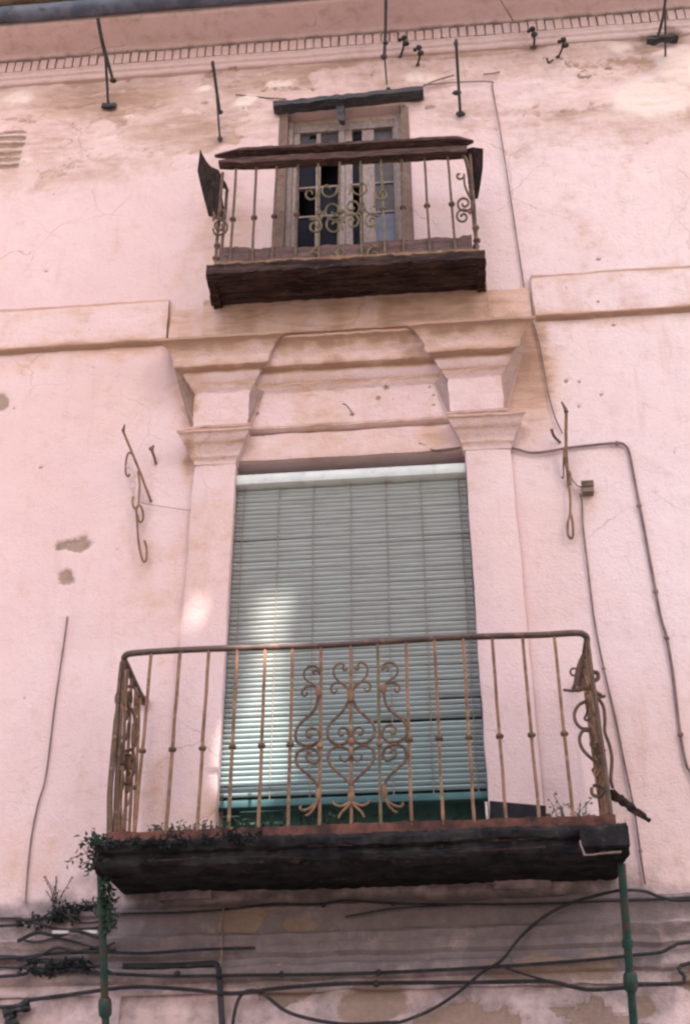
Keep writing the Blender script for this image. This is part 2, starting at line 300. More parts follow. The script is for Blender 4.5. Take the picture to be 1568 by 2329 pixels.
def stain(x, y, z):
    x = np.asarray(x, float); z = np.asarray(z, float)
    out = np.zeros((len(x), 4)); wx = (fbm(x, z, 5, 4, 1)-.5)*.16; wz = (fbm(x, z, 6, 4, 2)-.5)*.13
    wx2 = (fbm(x, z, 16, 3, 21)-.5)*.03; wz2 = (fbm(x, z, 16, 3, 22)-.5)*.03
    for ch, bx, bz, rx, rz, s in BL:
        k = min(1, rx/.12)
        d = ((x+wx*k+wx2-bx)/rx)**2 + ((z+wz*k+wz2-bz)/rz)**2
        m = d < 6
        if m.any(): out[m, ch] = np.maximum(out[m, ch], s*np.exp(-d[m]*.8))
    n = fbm(x, z, 1.6, 5, 7)
    out[:, 0] = np.maximum(out[:, 0], .42*sstep(10.5, 11.1, z+(n-.5)*.9)*(.4+n))
    out[:, 0] = np.maximum(out[:, 0], .16*sstep(4.35, 3.9, z)*(.5+n)*sstep(3.9, 4.0, z))
    out[:, 2] = np.maximum(out[:, 2], np.where((x > -2.1) & (x < 1.0), 1.0, .72)*(.55+.6*fbm(x, z*2.5, 2.6, 5, 91))*sstep(4.08, 3.95, z+(n-.5)*.12)*sstep(3.40, 3.64, z))  # heaviest below the lower slab: dirt plus the slab's shade put into the colour
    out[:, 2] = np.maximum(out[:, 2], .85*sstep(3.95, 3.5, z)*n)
    pz_ = fbm(x*.55+wx*2, z*1.5+wz*2, 2.2, 5, 71); top = sstep(9.75, 10.5, z+(n-.5)*1.1)*sstep(11.45, 11.2, z)
    peel = sstep(.52, .57, pz_)*top
    out[:, 0] = np.maximum(out[:, 0], peel*(.30+.55*fbm(x, z*2, 3, 4, 73)))
    ln = np.exp(-((pz_-.535)/.009)**2)*top; out[:, 3] = np.maximum(out[:, 3], ln*(.15+.85*fbm(x, z, 4, 3, 74)))
    ln = np.exp(-((fbm(x*.6, z*1.9, 3.1, 5, 76)-.5)/.010)**2)*top; out[:, 3] = np.maximum(out[:, 3], ln*.62*sstep(.42, .6, fbm(x, z, 2.3, 3, 77)))
    out[:, 1] = np.maximum(out[:, 1],   .42*top*sstep(.60, .75, fbm(x*.7, z*1.4, 4, 4, 78)))
    low = sstep(3.62, 3.5, z)
    pl = fbm(x*.7, z*1.6, 3.2, 5, 84); out[:, 3] = np.maximum(out[:, 3], low*(.66*sstep(.575, .60, pl)+.45*np.exp(-((pl-.57)/.006)**2)))
    out[:, 1] = np.maximum(out[:, 1], low*.6*sstep(.60, .66, fbm(x*.8, z*1.2, 2.7, 5, 86)))
    out[:, 0] = np.maximum(out[:, 0], .36*sstep(.56, .74, fbm(x, z*.5, 1.3, 5, 87)))
    lw_ = np.zeros(len(x))
    for ch_, bx, bz, rx, rz, s_ in BL:
        if ch_ == LIGHT and s_ > .85: lw_ = np.maximum(lw_, np.exp(-((x+wx-bx)/rx)**2-((z+wz-bz)/rz)**2))
    out[:, 3] *= 1-.85*sstep(.15, .5, lw_); out[:, 0] *= 1-.7*sstep(.2, .6, lw_)
    # bare courses showing at the far upper left
    bx, bz = pt(12, 345); m = (x < bx+.14+wx*.6) & (abs(z-bz-.01) < .24+wz)
    out[m, 3] = np.maximum(out[m, 3], .35+.5*(np.sin(z[m]*2*math.pi/.085) > -.1))
    return out
def stained(o, extra=None):
    me = o.data; n = len(me.vertices); co = np.empty(n*3); me.vertices.foreach_get('co', co); co = co.reshape(-1, 3)
    mw = np.array(o.matrix_world) if o.parent is None else np.array(o.parent.matrix_world @ o.matrix_parent_inverse)
    s = stain(co[:, 0], co[:, 1], co[:, 2])
    if extra: s = extra(co, s)
    a = me.attributes.new('stain', 'FLOAT_COLOR', 'POINT'); a.data.foreach_set('color', np.clip(s, 0, 1.4).ravel()); return o

# ------------------------------------------------------------------ setting
gm = MB(); gm.add([(-300,-300,0),(300,-300,0),(300,300,0),(-300,300,0)], [(0,1,2,3)]); tag(gm.build('street', ROADM, None, False), 'grey paved street running in front of the pink house', kind='structure')
pv = MB().box(-9, 8, -1.3, .0, .004, .13); tag(pv.build('pavement', ROADM, None, False), 'raised pavement along the foot of the pink house', kind='structure')

house = thing('house', (0, 0, 0), 'tall old house front in peeling stained pink plaster with two iron balconies', 'house')
# wall: fine relief in view, with the two door openings left out
X0, X1, Z0, Z1, ST = -4.4, 2.9, 2.9, 11.62, .016
D1 = (-1.355, .180, 4.15, 6.985)       # lower opening
D2 = (-1.137, -.112, 8.42, 10.63)      # upper opening
nx = int((X1-X0)/ST); nz = int((Z1-Z0)/ST)
gx = X0 + np.arange(nx+1)*(X1-X0)/nx; gz = Z0 + np.arange(nz+1)*(Z1-Z0)/nz
def snap(arr, vals):
    for q in vals: arr[np.argmin(abs(arr-q))] = q
snap(gx, (D1[0], D1[1], D2[0], D2[1])); snap(gz, (D1[2], D1[3], D2[2], D2[3]))
XX, ZZ = np.meshgrid(gx, gz, indexing='ij'); xf, zf = XX.ravel(), ZZ.ravel()
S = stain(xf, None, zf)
yf = (fbm(xf, zf, 1.1, 4, 3)-.5)*.03 + (fbm(xf, zf, 5, 4, 4)-.5)*.014*(1+1.6*sstep(10.0, 10.8, zf))
yf += (fbm(xf*.6, zf*2.2, 5, 4, 61)-.5)*.035*sstep(9.9, 10.6, zf+(fbm(xf, zf, 1.5, 3, 62)-.5)*.8)
_n = fbm(xf, zf, 1.6, 5, 7)
yf += .010*sstep(.30, .6, S[:, 0])*sstep(9.9, 10.4, zf)
yf += .012*sstep(.35, .6, S[:, 3]) - .012*sstep(.3, .6, S[:, 1])
edge = np.minimum.reduce([np.maximum(np.maximum(q[0]-xf, xf-q[1]), np.maximum(q[2]-zf, zf-q[3])) for q in (D1, D2)])
yf *= sstep(0, .06, np.maximum(edge, 0))*.9+.1
idx = np.arange((nx+1)*(nz+1)).reshape(nx+1, nz+1)
cxm = (gx[:-1]+gx[1:])/2; czm = (gz[:-1]+gz[1:])/2; CX, CZ = np.meshgrid(cxm, czm, indexing='ij')
keep = np.ones_like(CX, bool)
for q in (D1, D2): keep &= ~((CX > q[0]) & (CX < q[1]) & (CZ > q[2]) & (CZ < q[3]))
quads = np.stack([idx[:-1,:-1], idx[1:,:-1], idx[1:,1:], idx[:-1,1:]], -1)[keep]
wm = MB(); wm.v = list(map(tuple, np.stack([xf, yf, zf], 1))); wm.f = list(map(tuple, quads.tolist()))
for (a, b, c, d) in ((-7, X0, 0, 11.62), (X1, 6, 0, 11.62), (X0, X1, 0, Z0)):
    wm.add([(a,0,c),(b,0,c),(b,0,d),(a,0,d)], [(0,1,2,3)])
for q in (D1, D2):       # reveals
    x0, x1, z0, z1 = q; n = 40
    for xx in (x0, x1):
        vs = []; 
        for i in range(n+1): zz = z0+(z1-z0)*i/n; vs += [(xx,0,zz),(xx,.3,zz)]
        wm.add(vs, [(2*i,2*i+1,2*i+3,2*i+2) for i in range(n)])
    for zz in (z0, z1):
        vs = []
        for i in range(n+1): xx = x0+(x1-x0)*i/n; vs += [(xx,0,zz),(xx,.3,zz)]
        wm.add(vs, [(2*i,2*i+1,2*i+3,2*i+2) for i in range(n)])
wm.add([(-7,0,0),(-7,9,0),(-7,9,11.6),(-7,0,11.6),(6,0,0),(6,9,0),(6,9,11.6),(6,0,11.6)], [(0,1,2,3),(4,5,6,7),(1,5,6,2)])
def rim(co, s):
    s[(co[:,0] > X1-.001) | (co[:,0] < X0+.001)] = 0; return s
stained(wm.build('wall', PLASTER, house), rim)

# string course between the upper floors, either side of the window bay (worn flat band)
def band(x0, x1):
    m = MB().extrude_x([(.02,8.10),(-.036,8.112),(-.048,8.125),(-.044,8.50),(-.041,8.53),(.02,8.545)], x0, x1, .03); m.wob(.009, 7)
    def ex(co, s):
        n = fbm(co[:,0], co[:,2], 3, 4, 31); s[:,0] = np.maximum(s[:,0], .8*(1-sstep(8.1, 8.22, co[:,2]))*n + .75*np.exp(-((co[:,2]-8.118)/.012)**2) + .75*np.exp(-((co[:,2]-8.52)/.014)**2) + .35*n); return s
    stained(m.build('string_course', PLASTER, house), ex)
band(-7, -1.92); band(.74, 6)
def tanx(k, zlo=None):
    def ex(co, s):
        n = fbm(co[:,0]*2, co[:,2], 3, 4, 33); s[:,0] = np.maximum(s[:,0], k*(.35+n)); return s
    return ex
# bay panel behind the balcony soffit
m = MB().extrude_x([(.02,8.12),(-.03,8.12),(-.03,8.42),(.02,8.42)], -1.90, .72, .04); m.wob(.005)
stained(m.build('bay_panel', PLASTER, house), tanx(.45))

# pilasters
def pilaster(xa, xb):
    prof_n = 60; m = MB(); vs = []
    z0, z1 = 4.0, 6.98
    for i in range(prof_n+1):
        z = z0+(z1-z0)*i/prof_n; vs += [(xa,.03,z),(xa,-.038,z),(xa+.012,-.045,z),(xb-.012,-.045,z),(xb,-.038,z),(xb,.03,z)]
    fs = []
    for i in range(prof_n):
        for j in range(5): fs.append((6*i+j, 6*i+j+1, 6*i+6+j+1, 6*i+6+j))
    fs.append(tuple(prof_n*6+j for j in range(6))); m.add(vs, fs); m.wob(.006, 5, int(xa*10)+40)
    def ex(co, s):
        n = fbm(co[:,0]*1.5, co[:,2]*.6, 5, 4, 35); s[:,0] = np.maximum(s[:,0], .5*(1-sstep(4.1,4.9,co[:,2]))*n); return s
    p = stained(m.build('pilaster', PLASTER, house), ex)
    # capital: a flaring cap, three mouldings, overhanging front and sides
    xm0, xm1 = xa, xb
    zz = [6.955, 6.985, 7.0, 7.03, 7.075, 7.10, 7.145, 7.15, 7.17, 7.175]
    yy = [-.05, -.055, -.07, -.078, -.105, -.13, -.155, -.168, -.168, -.14]
    ff = [.004, .008, .022, .03, .055, .075, .10, .112, .112, .09]
    prof = [(.02, 6.955)] + list(zip(yy, zz)) + [(.02, 7.19)]; fl = [.004] + ff + [.09]
    m = MB().extrude_x(prof, xm0, xm1, .02, fl); m.wob(.006, 9, int(xa*7)+50); m.wob(.004, 28, 5)
    def ex2(co, s):
        n = fbm(co[:,0]*2, co[:,2]*2, 4, 4, 36); z = co[:,2]; top = np.exp(-((z-7.165)/.013)**2)+.5*np.exp(-((z-7.09)/.008)**2)+.5*np.exp(-((z-7.0)/.008)**2); s[:,0] = np.maximum(s[:,0], .3*(.3+n)+.6*top); return s
    c = stained(m.build('capital', PLASTER, p), ex2); c.matrix_parent_inverse = p.matrix_world.inverted()
pilaster(-1.63, -1.352); pilaster(.178, .478)

# entablature: middle length and two blocks breaking forward over the pilasters
def entab(x0, x1, dy, fl, name, seed):
    zz = [7.22, 7.235, 7.25, 7.262, 7.56, 7.585, 7.605, 7.615, 7.64, 7.675, 7.70, 7.715, 7.735, 7.79, 7.845, 7.875, 7.885, 7.905]
    yy = [-.03, -.055, -.055, -.03, -.03, -.05, -.062, -.06, -.078, -.092, -.095, -.142, -.15, -.155, -.185, -.215, -.24, -.24]
    prof = [(.02, 7.22)] + [(y+dy, z) for y, z in zip(yy, zz)] + [(.02, 8.10)]
    f = [0] + [max(0, -y-.03)*fl for y in yy] + [.2*fl]
    m = MB().extrude_x(prof, x0, x1, .025, f); m.wob(.008, 7, seed); m.wob(.0045, 26, seed+1)
    def ex(co, s):
        z = co[:,2]; n = fbm(co[:,0]*2.5, z*2.5, 3, 4, 37+seed); dr = fbm(co[:,0]*14, z*1.2, 1, 4, 39)
        k = .30*n + .55*sstep(7.66, 7.72, z)*(1-sstep(7.75, 7.82, z))*n + .95*sstep(7.76, 7.87, z)*dr*(1-sstep(8.0,8.1,z)*.4) + .7*np.exp(-((z-7.89)/.018)**2) + .6*np.exp(-((z-7.70)/.014)**2) + .55*np.exp(-((z-7.61)/.012)**2) + .75*np.exp(-((z-7.25)/.012)**2)
        s[:,0] = np.maximum(s[:,0], k)
        if seed == 60:
            for (bu, bv, r) in ((878,882,.022),(975,880,.016),(985,898,.014),(800,942,.02),(950,917,.013),(985,920,.013),(860,905,.02),(585,940,.02),(945,985,.014)):
                q = P(bu, bv, -.03); d = ((co[:,0]-q.x)**2+(z-q.z)**2)/r**2; s[:,3] = np.maximum(s[:,3], .9*np.exp(-d))
        return s
    stained(m.build(name, PLASTER, house), ex)
entab(-1.30, .12, 0, 0, 'entablature', 60)
entab(-1.66, -1.275, -.05, 1.2, 'cornice_block', 61); entab(.095, .46, -.05, 1.2, 'cornice_block', 62)
# architrave over the window
m = MB().extrude_x([(.02,6.99),(-.02,6.99),(-.026,7.01),(-.026,7.19),(-.015,7.21),(.02,7.22)], -1.36, .19, .03); m.wob(.008, 6, 3); stained(m.build('architrave', PLASTER, house), tanx(.34))

# lower string course at first-floor level (dirty)
def dirt(co, s):
    n = fbm(co[:,0]*1.5, co[:,2]*5, 3, 5, 44); s[:,2] = np.maximum(s[:,2], .85*n + .7*np.exp(-((co[:,2]-3.775)/.02)**2)*n + .8*np.exp(-((co[:,2]-3.66)/.018)**2)*n); return s
m = MB().extrude_x([(.02,3.50),(-.02,3.505),(-.02,3.56),(-.045,3.575),(-.055,3.60),(-.05,3.635),(-.028,3.655),(-.028,3.68),(-.05,3.70),(-.05,3.735),(-.07,3.76),(-.085,3.785),(-.075,3.80),(-.045,3.81),(-.04,3.91),(-.06,3.925),(-.06,3.945),(.02,3.975)], -7, 6, .03)
m.wob(.013, 5, 8); stained(m.build('string_course', PLASTER, house), dirt)
m = MB().extrude_x([(.02,2.6),(-.03,2.6),(-.03,3.50),(.02,3.51)], -2.10, -1.80, .03); m.wob(.006); stained(m.build('pilaster', PLASTER, house))

# eaves cornice with dentils
def eave(co, s):
    s[:,0] *= .4
    n = fbm(co[:,0]*1.2, co[:,1]*6, 3, 5, 47); s[:,0] = np.maximum(s[:,0], .10*(.35+n)*sstep(11.5, 11.56, co[:,2]) + .2*n); s[:,2] = np.maximum(s[:,2], .16*n*sstep(11.5, 11.56, co[:,2]) + .5*np.exp(-((co[:,2]-11.522)/.012)**2)); return s
m = MB().extrude_x([(.02,11.26),(-.02,11.265),(-.032,11.28),(-.032,11.31),(-.05,11.325),(-.05,11.36),(-.062,11.375),(-.062,11.385),(.02,11.39)], -7, 6, .05); m.wob(.006, 4, 9); stained(m.build('cornice_moulding', PLASTER, house), eave)
m = MB(); x = -4.6
while x < 3.2:
    w = .059+random.uniform(-.004, .004); zt = random.uniform(-.006, .006)
    m.box(x, x+w, -.070+random.uniform(-.004,.004), .02, 11.388+zt*.5, 11.515+zt)
    x += .073+random.uniform(-.003, .003)
stained(m.build('dentil_course', PLASTER, house, False), lambda co, s: (s.__setitem__((slice(None), 0), s[:,0]*.3), s)[1])
m = MB().extrude_x([(.02,11.39),(-.042,11.392),(-.042,11.52),(-.085,11.525),(-.10,11.545),(-.13,11.555),(-.36,11.585),(-.375,11.60),(-.375,11.70),(.02,11.72)], -7, 6, .05); m.wob(.008, 4, 12); stained(m.build('eaves_cornice', PLASTER, house), eave)
# gutter and tile ends above
m = MB(); n = 10; prof = []
for k in range(n+1): t = math.pi*k/n; prof.append((-.44+.075*math.cos(t), 11.685-.085*math.sin(t)))
for k in range(n+1): t = math.pi*(1-k/n); prof.append((-.44+.068*math.cos(t), 11.687-.078*math.sin(t)))
m.extrude_x(prof, -7, 6, .12); m.wob(.012, 2, 14); m.build('gutter', GUTTER, house)
m = MB(); x = -7
while x < 6:
    vs = []; fs = []; r = .085; jy = random.uniform(-.03, .03)
    for j, (yy, zz) in enumerate(((-.60+jy, 11.76), (.6, 12.24))):
        for rr in (r, r-.018):
            for k in range(9): t = math.pi*k/8; vs.append((x+rr*math.cos(t), yy, zz+rr*.8*math.sin(t)))
    for k in range(8): fs += [(k,k+1,19+k,18+k), (9+k,27+k,28+k,10+k), (k,9+k,10+k,k+1)]
    m.add(vs, fs); x += .19
m.build('roof_tiles', TILE, house)
m = MB().add([(-7,-.57,11.742),(6,-.57,11.742),(6,4.5,13.6),(-7,4.5,13.6)], [(0,1,2,3)]).add([(-7,9.3,11.6),(6,9.3,11.6),(6,4.5,13.6),(-7,4.5,13.6)], [(0,1,2,3)]); m.build('roof', TILE, house, False)

# upper door: post, head panel, two glazed leaves
YD = .12
def px(u): return P(u, 450, YD).x
def pz(v): return P(785, v, YD).z
door = MB(); xL, xR = D2[0], D2[1]; zT = D2[3]
zl = pz(283); zh = pz(303)
door.box(xL, px(664), .05, .17, 8.42, zl); door.box(px(904), xR, .05, .17, 8.42, zl)
door.wob(.004, 8)
dr = door.build('door', DOORF, house, False)
MB().box(xL, xR, .09, .3, zl-.01, zT+.02).wob(.008, 5).build('head_panel', LINT, dr, False)
MB().box(px(664), px(904), .08, .15, zh, zl-.012).build('head_rail', DOORF, dr, False)
MB().box(xL-.02, xL+.05, -.012, .12, 8.42, zl+.15).wob(.004, 6).build('door_post', DOORB, dr, False)
MB().box(xR-.045, xR+.02, -.012, .12, 8.42, zT-.05).wob(.004, 6).build('door_post', DOORB, dr, False)
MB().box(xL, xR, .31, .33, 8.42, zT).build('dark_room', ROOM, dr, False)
def leaf(u0, u1, um0, um1, panes):
    x0, x1, a0, a1 = px(u0), px(u1), px(um0), px(um1); f = MB()
    f.box(x0, a0, .085, .135, 8.42, zh); f.box(a1, x1, .085, .135, 8.42, zh)
    zb = pz(566); f.box(a0, a1, .088, .132, 8.42, zb)
    l = f.build('door_leaf', DOORF, dr, False)
    xm0, xm1 = px(panes[0]), px(panes[1])
    mm = MB().box(xm0, xm1, .095, .128, zb, zh)
    for v in (334, 425, 491): mm.box(a0, xm0, .097, .126, pz(v+1.6), pz(v-1.6)); mm.box(xm1, a1, .097, .126, pz(v+1.6), pz(v-1.6))
    mm.build('muntin', DOORF, l, False)
    rows = [zb, pz(491), pz(425), pz(334), zh]
    for c, (q0, q1) in enumerate(((a0, xm0), (xm1, a1))):
        for r in range(4):
            mt = panes[2][c][r]
            if mt is None: continue
            MB().box(q0, q1, .108, .114, rows[r], rows[r+1]).build('pane', mt, l, False)
leaf(664, 785, 679, 770, (718, 728, ((GLASS, None, GLASS, DUSTG), (GLASS, GLASS, None, DUSTG))))
leaf(786, 905, 802, 897, (825, 853, ((GLASS, None, GLASS, GLASS), (BLUEG, DUSTG, DUSTG, DUSTG))))
# jagged glass remains in the transom
for (u, v, w, h) in ((690,296,26,12),(712,311,18,8),(742,327,36,8),(820,318,22,16),(838,321,24,8)):
    q = P(u, v, .105); a = P(u+w/2, v, .105).x-q.x; b = q.z-P(u, v+h/2, .105).z
    m = MB().add([(q.x-a,.1,q.z-b),(q.x+a,.1,q.z-b*.7),(q.x+a*.2,.1,q.z+b),(q.x-a*.8,.1,q.z+b*.6),(q.x-a,.106,q.z-b),(q.x+a,.106,q.z-b*.7),(q.x+a*.2,.106,q.z+b),(q.x-a*.8,.106,q.z+b*.6)], [(0,1,2,3),(4,7,6,5),(0,4,5,1),(1,5,6,2),(2,6,7,3),(3,7,4,0)]); m.build('broken_glass', ROOM, dr, False)
# lower window: dark green door behind the blind
m = MB().box(D1[0], D1[1], .20, .25, 4.15, 6.98); d2 = m.build('balcony_door', GREEND, house, False)
MB().box(-.80, -.45, .18, .2, 4.2, 4.75).box(-.38, .0, .18, .2, 4.2, 4.75).box(-1.25, -.9, .18, .2, 4.2, 4.75).build('door_panel', GREEND, d2, False)

# ------------------------------------------------------------------ wooden lintel beam above the upper door, with broken stub
lt = thing('lintel_beam', P(785, 232, -.03), 'dark grey rough wooden beam above the upper balcony door with a stub hanging at its middle', 'beam')
MB().beam(P(622,246,-.05), P(962,210,-.05), .10, .055, 26, .006, (0,0,1), None, 3).build('beam', BEAM, lt)
MB().beam(P(772,238,-.02), P(778,278,-.02), .07, .05, 6, .008, (0,1,0), lambda k: (1-.25*k, 1), 4).build('stub', BEAM, lt)

# ------------------------------------------------------------------ roller blind
bl = thing('roller_blind', (-.59, .07, 4.55), 'grey green slatted roller blind hanging down over the lower balcony door', 'blind')
bx0, bx1 = D1[0]+.004, D1[1]-.004
MB().extrude_x([(.02,6.80),(-.005,6.81),(-.012,6.84),(-.005,6.885),(.09,6.89),(.09,6.80)], bx0, bx1, .1).build('head_rail', HEADB, bl)
m = MB(); pitch = .0335; n = int((6.80-4.59)/pitch)
for i in range(n):
    z = 6.795-i*pitch; dz = random.uniform(-.0012, .0012); tl = random.uniform(-.002, .002)+(.006 if i in (12,) else 0); a = bx0; b = bx1+random.uniform(-.004, .001)
    k = 20; vs = []; fs = []
    for j in range(k+1):
        t = j/k; xx = a+(b-a)*t; sag = .0015*math.sin(math.pi*((t*6) % 1))*random.uniform(.3, 1)
        for (yy, z2) in ((.062,.0),(.051,-.006),(.046,-.0145),(.051,-.0245),(.060,-.0305),(.066,-.014)):
            if i in (47, 51) and t > .8-.06*(i-47): yy += .006; z2 = z2*.55
            vs.append((xx, yy+random.uniform(-.0008,.0008), z+z2+dz+tl*(t-.5)*2-sag*.5))
    for j in range(k):
        for q in range(6): fs.append((j*6+q, j*6+(q+1)%6, (j+1)*6+(q+1)%6, (j+1)*6+q))
    m.add(vs, fs)
m.build('slats', SLAT, bl)
MB().extrude_x([(.075,4.545),(.035,4.55),(.03,4.57),(.035,4.592),(.075,4.595)], bx0-.01, bx1+.012, .1).build('bottom_rail', RAILT, bl)
for u in (557, 636, 714, 798, 878, 957, 1043):
    xx = P(u, 1110, .05).x; MB().tube([(xx+random.uniform(-.003,.003), .042, 6.80-2.22*k/10) for k in range(11)], .0034, 5).build('cord', CORD, bl)
# ------------------------------------------------------------------ lower balcony
YB = -.60
XL, XR = -1.832, .766      # railing corners
ZR = 5.225
lb = thing('balcony', (-.52, -.3, 4.0), 'wide lower balcony with rusty iron railing, lyre scrolls and a black mossy slab', 'balcony')
def slabmesh(x0, x1, y0, y1, z0, z1, nn, jag, seed):
    m = MB(); R = random.Random(seed); prof = [(y1,z0+.085),(y0+.30,z0+.045),(y0+.06,z0),(y0+.012,z0+.012),(y0,z0+.04),(y0+.02,z0+.055),(y0+.02,(z0+z1)/2),(y0-.005,(z0+z1)/2+.012),(y0-.012,z1-.03),(y0+.01,z1),(y0+.2,z1),(y1,z1)]
    m.extrude_x(prof, x0, x1, (x1-x0)/nn); m.v = [(x+R.uniform(-jag,jag)*.3, y+R.uniform(-jag,jag), z+R.uniform(-jag,jag)*.7) for x, y, z in m.v]
    m.wob(jag*1.6, 4, seed); return m
slab = slabmesh(-1.845, .835, -.63, .02, 3.965, 4.115, 90, .007, 5).build('slab', SOOT, lb)
MB().beam((-1.80,-.565,4.142), (.79,-.565,4.142), .09, .055, 60, .005, (0,0,1), None, 8).build('floor_edge', REDT, lb)
MB().beam((-1.79,-.50,4.14), (-1.79,0,4.14), .07, .05, 12, .005, (0,0,1), None, 9).build('floor_edge', REDT, lb)
MB().beam((.785,-.50,4.14), (.785,0,4.14), .07, .05, 12, .005, (0,0,1), None, 10).build('floor_edge', REDT, lb)
cc = MB().box(.60, .838, -.668, -.56, 3.985, 4.085).wob(.004, 9).build('corner_cap', SOOT, lb, False)
MB().beam(P(1317,1912,-.672), P(1328,1946,-.672), .008, .010, 6, .002, (0,1,0)).beam(P(1328,1945,-.672), P(1412,1938,-.672), .007, .008, 8, .002, (0,1,0)).build('trim', BOXM, cc)
# broken pale lip along the foot of the slab front
m = MB()
for (u0, v0, u1, v1) in ((820,1948,990,1944),(1000,1940,1240,1926),(560,1949,700,1951),(330,1958,420,1955),(700,1924,800,1922),(1120,1912,1250,1907)):
    a, b = P(u0, v0, -.655), P(u1, v1, -.655); MB().beam(a, b, .006, .004, 14, .003, (0,0,1), None, u0).build('lip', BLACKW, lb)

# handrail: front with rounded corners and two sides running back to the wall
hp = [(XL+.01, -.02, ZR-.012)]
hp += [(XL, -.2, ZR-.006), (XL, -.45, ZR), (XL, YB+.07, ZR), (XL+.02, YB+.022, ZR), (XL+.07, YB, ZR)]
for k in range(1, 10): hp.append((XL+(XR-XL)*k/10, YB, ZR + .006*math.sin(k*1.1)))
hp += [(XR-.07, YB, ZR), (XR-.02, YB+.022, ZR), (XR, YB+.07, ZR), (XR, -.45, ZR-.004), (XR-.005, -.2, ZR-.01), (XR-.01, -.02, ZR-.015)]
m = MB().tube(smoothpath(hp, 4), .0185, 10); m.build('handrail', HRAIL, lb)
MB().ball((XL+.01, -.04, ZR-.01), .032, .03, .028, 10, 6, .06).build('wall_fixing', RUST, lb)
MB().ball((XR-.012, -.04, ZR-.01), .032, .03, .028, 10, 6, .06).build('wall_fixing', RUST, lb)
tops = [345, 410, 475, 540, 603, 665, 730, 797, 858, 922, 987, 1052, 1118, 1187, 1258]
bxs = [P(u, 1480-(u-300)*.0438, YB).x for u in tops]
zk = 4.625
def baluster(x, y, mt, knob=True, z0=4.15, z1=ZR, r=.0098, lean=0):
    b_ = MB().tube([(x+lean*(1-k/8)+random.uniform(-.0018,.0018), y+random.uniform(-.0018,.0018), z0+(z1-z0)*k/8) for k in range(9)], r, 6).build('baluster', mt, lb)
    if knob: MB().ball((x+lean*.55, y, zk), .022, .022, .017, 10, 6, .05).build('collar', RUSTD if mt is RUST else mt, b_)
for i, x in enumerate(bxs): baluster(x, YB, RUST if i % 4 else OCHRE if i in (8,) else RUST, i not in (6, 7, 8))
for xs, sgn in ((XL, 1), (XR, -1)):
    ln_ = .055 if xs == XL else .012
    baluster(xs, YB+.05, RUSTD, False, r=.013, lean=ln_)
    for yy in (-.45, -.34, -.23, -.12): baluster(xs, yy, RUST, yy in (-.45, -.12), lean=ln_)
# scrollwork, traced on the railing plane, mirrored about the middle bar
def A(cx, cy_, Y=YB-.012): q = P(588+cx*.3125, 1411+cy_*.3125, Y); return (q.x, q.z)
AX = bxs[7]
L = {'s1': [(405,390),(396,374),(415,362),(440,378),(432,346),(390,332),(345,350),(328,395),(345,435),(385,458),(425,490)],
     's2': [(425,490),(400,478),(360,480),(325,500),(315,530),(330,550),(350,540),(350,520)],
     's3': [(430,540),(425,590),(410,640),(370,690),(310,740),(275,790),(268,850),(290,890),(340,908),(400,902),(440,862),(430,802),(385,783),(350,805),(350,845),(375,850),(385,828)],
     's4': [(432,1262),(425,1205),(390,1150),(320,1090),(277,1045),(275,980),(310,940),(370,928),(420,950),(440,998),(415,1040),(375,1030),(345,1000),(348,970),(375,965),(385,985)],
     's5': [(432,1270),(425,1315),(380,1360),(330,1382),(300,1372),(305,1350)], 's6': [(430,1290),(405,1360),(365,1410),(340,1420)]}
Cn = {'s1': [(640,350),(625,362),(610,350),(617,325),(590,313),(555,335),(545,375),(560,420),(600,458),(655,510)],
      's2': [(655,510),(630,470),(580,456),(540,465),(525,495),(535,520),(560,522),(570,500)],
      's3': [(660,560),(625,640),(570,700),(520,750),(500,800),(508,855),(545,890),(600,900),(645,875),(655,830),(640,792),(605,783),(583,805),(592,835),(618,832)],
      's4': [(690,1250),(655,1180),(605,1130),(545,1080),(508,1020),(512,955),(560,922),(620,925),(662,955),(660,1000),(630,1025),(598,1012),(593,985)],
      's5': [(690,1280),(665,1320),(610,1350),(560,1345),(535,1320)], 's6': [(690,1300),(650,1350),(600,1400),(580,1440)]}
def scroll(pts2, mir, Y, r=.0078, mt=RUSTD, par=lb):
    p3 = [((2*AX-x) if mir else x, Y, z) for x, z in pts2]; sp_ = smoothpath(p3, 5); nn = len(sp_)
    return MB().tube(sp_, [r*(.75+.25*math.sin(math.pi*min(1, k/nn*1.0+.15))) for k in range(nn)], 7).build('scroll', mt, par)
for D in (L, Cn):
    for key, pl in D.items():
        for mir in (False, True): scroll([A(*q) for q in pl], mir, YB-.012, .0088 if key in ('s3', 's4') else .0072, RUSTD if key in ('s1','s2','s3','s4') else RUST)
def clasp(x, z, rx, rz, y=YB-.012, mt=RUST, par=lb): MB().ball((x, y, z), rx, .017, rz, 9, 6, .1).build('clasp', mt, par)
for (q, rx, rz) in (((432,520),.018,.035), ((432,1265),.016,.035)):
    x, z = A(*q); clasp(x, z, rx, rz); clasp(2*AX-x, z, rx, rz)
for (cy_q, rz, rx) in ((545,.04,.02),(1265,.045,.018),(880,.02,.018),(960,.03,.013)): clasp(AX, A(672, cy_q)[1], rx, rz)
for xx in (bxs[6], bxs[8]): clasp(xx, A(430, 915)[1], .018, .02)
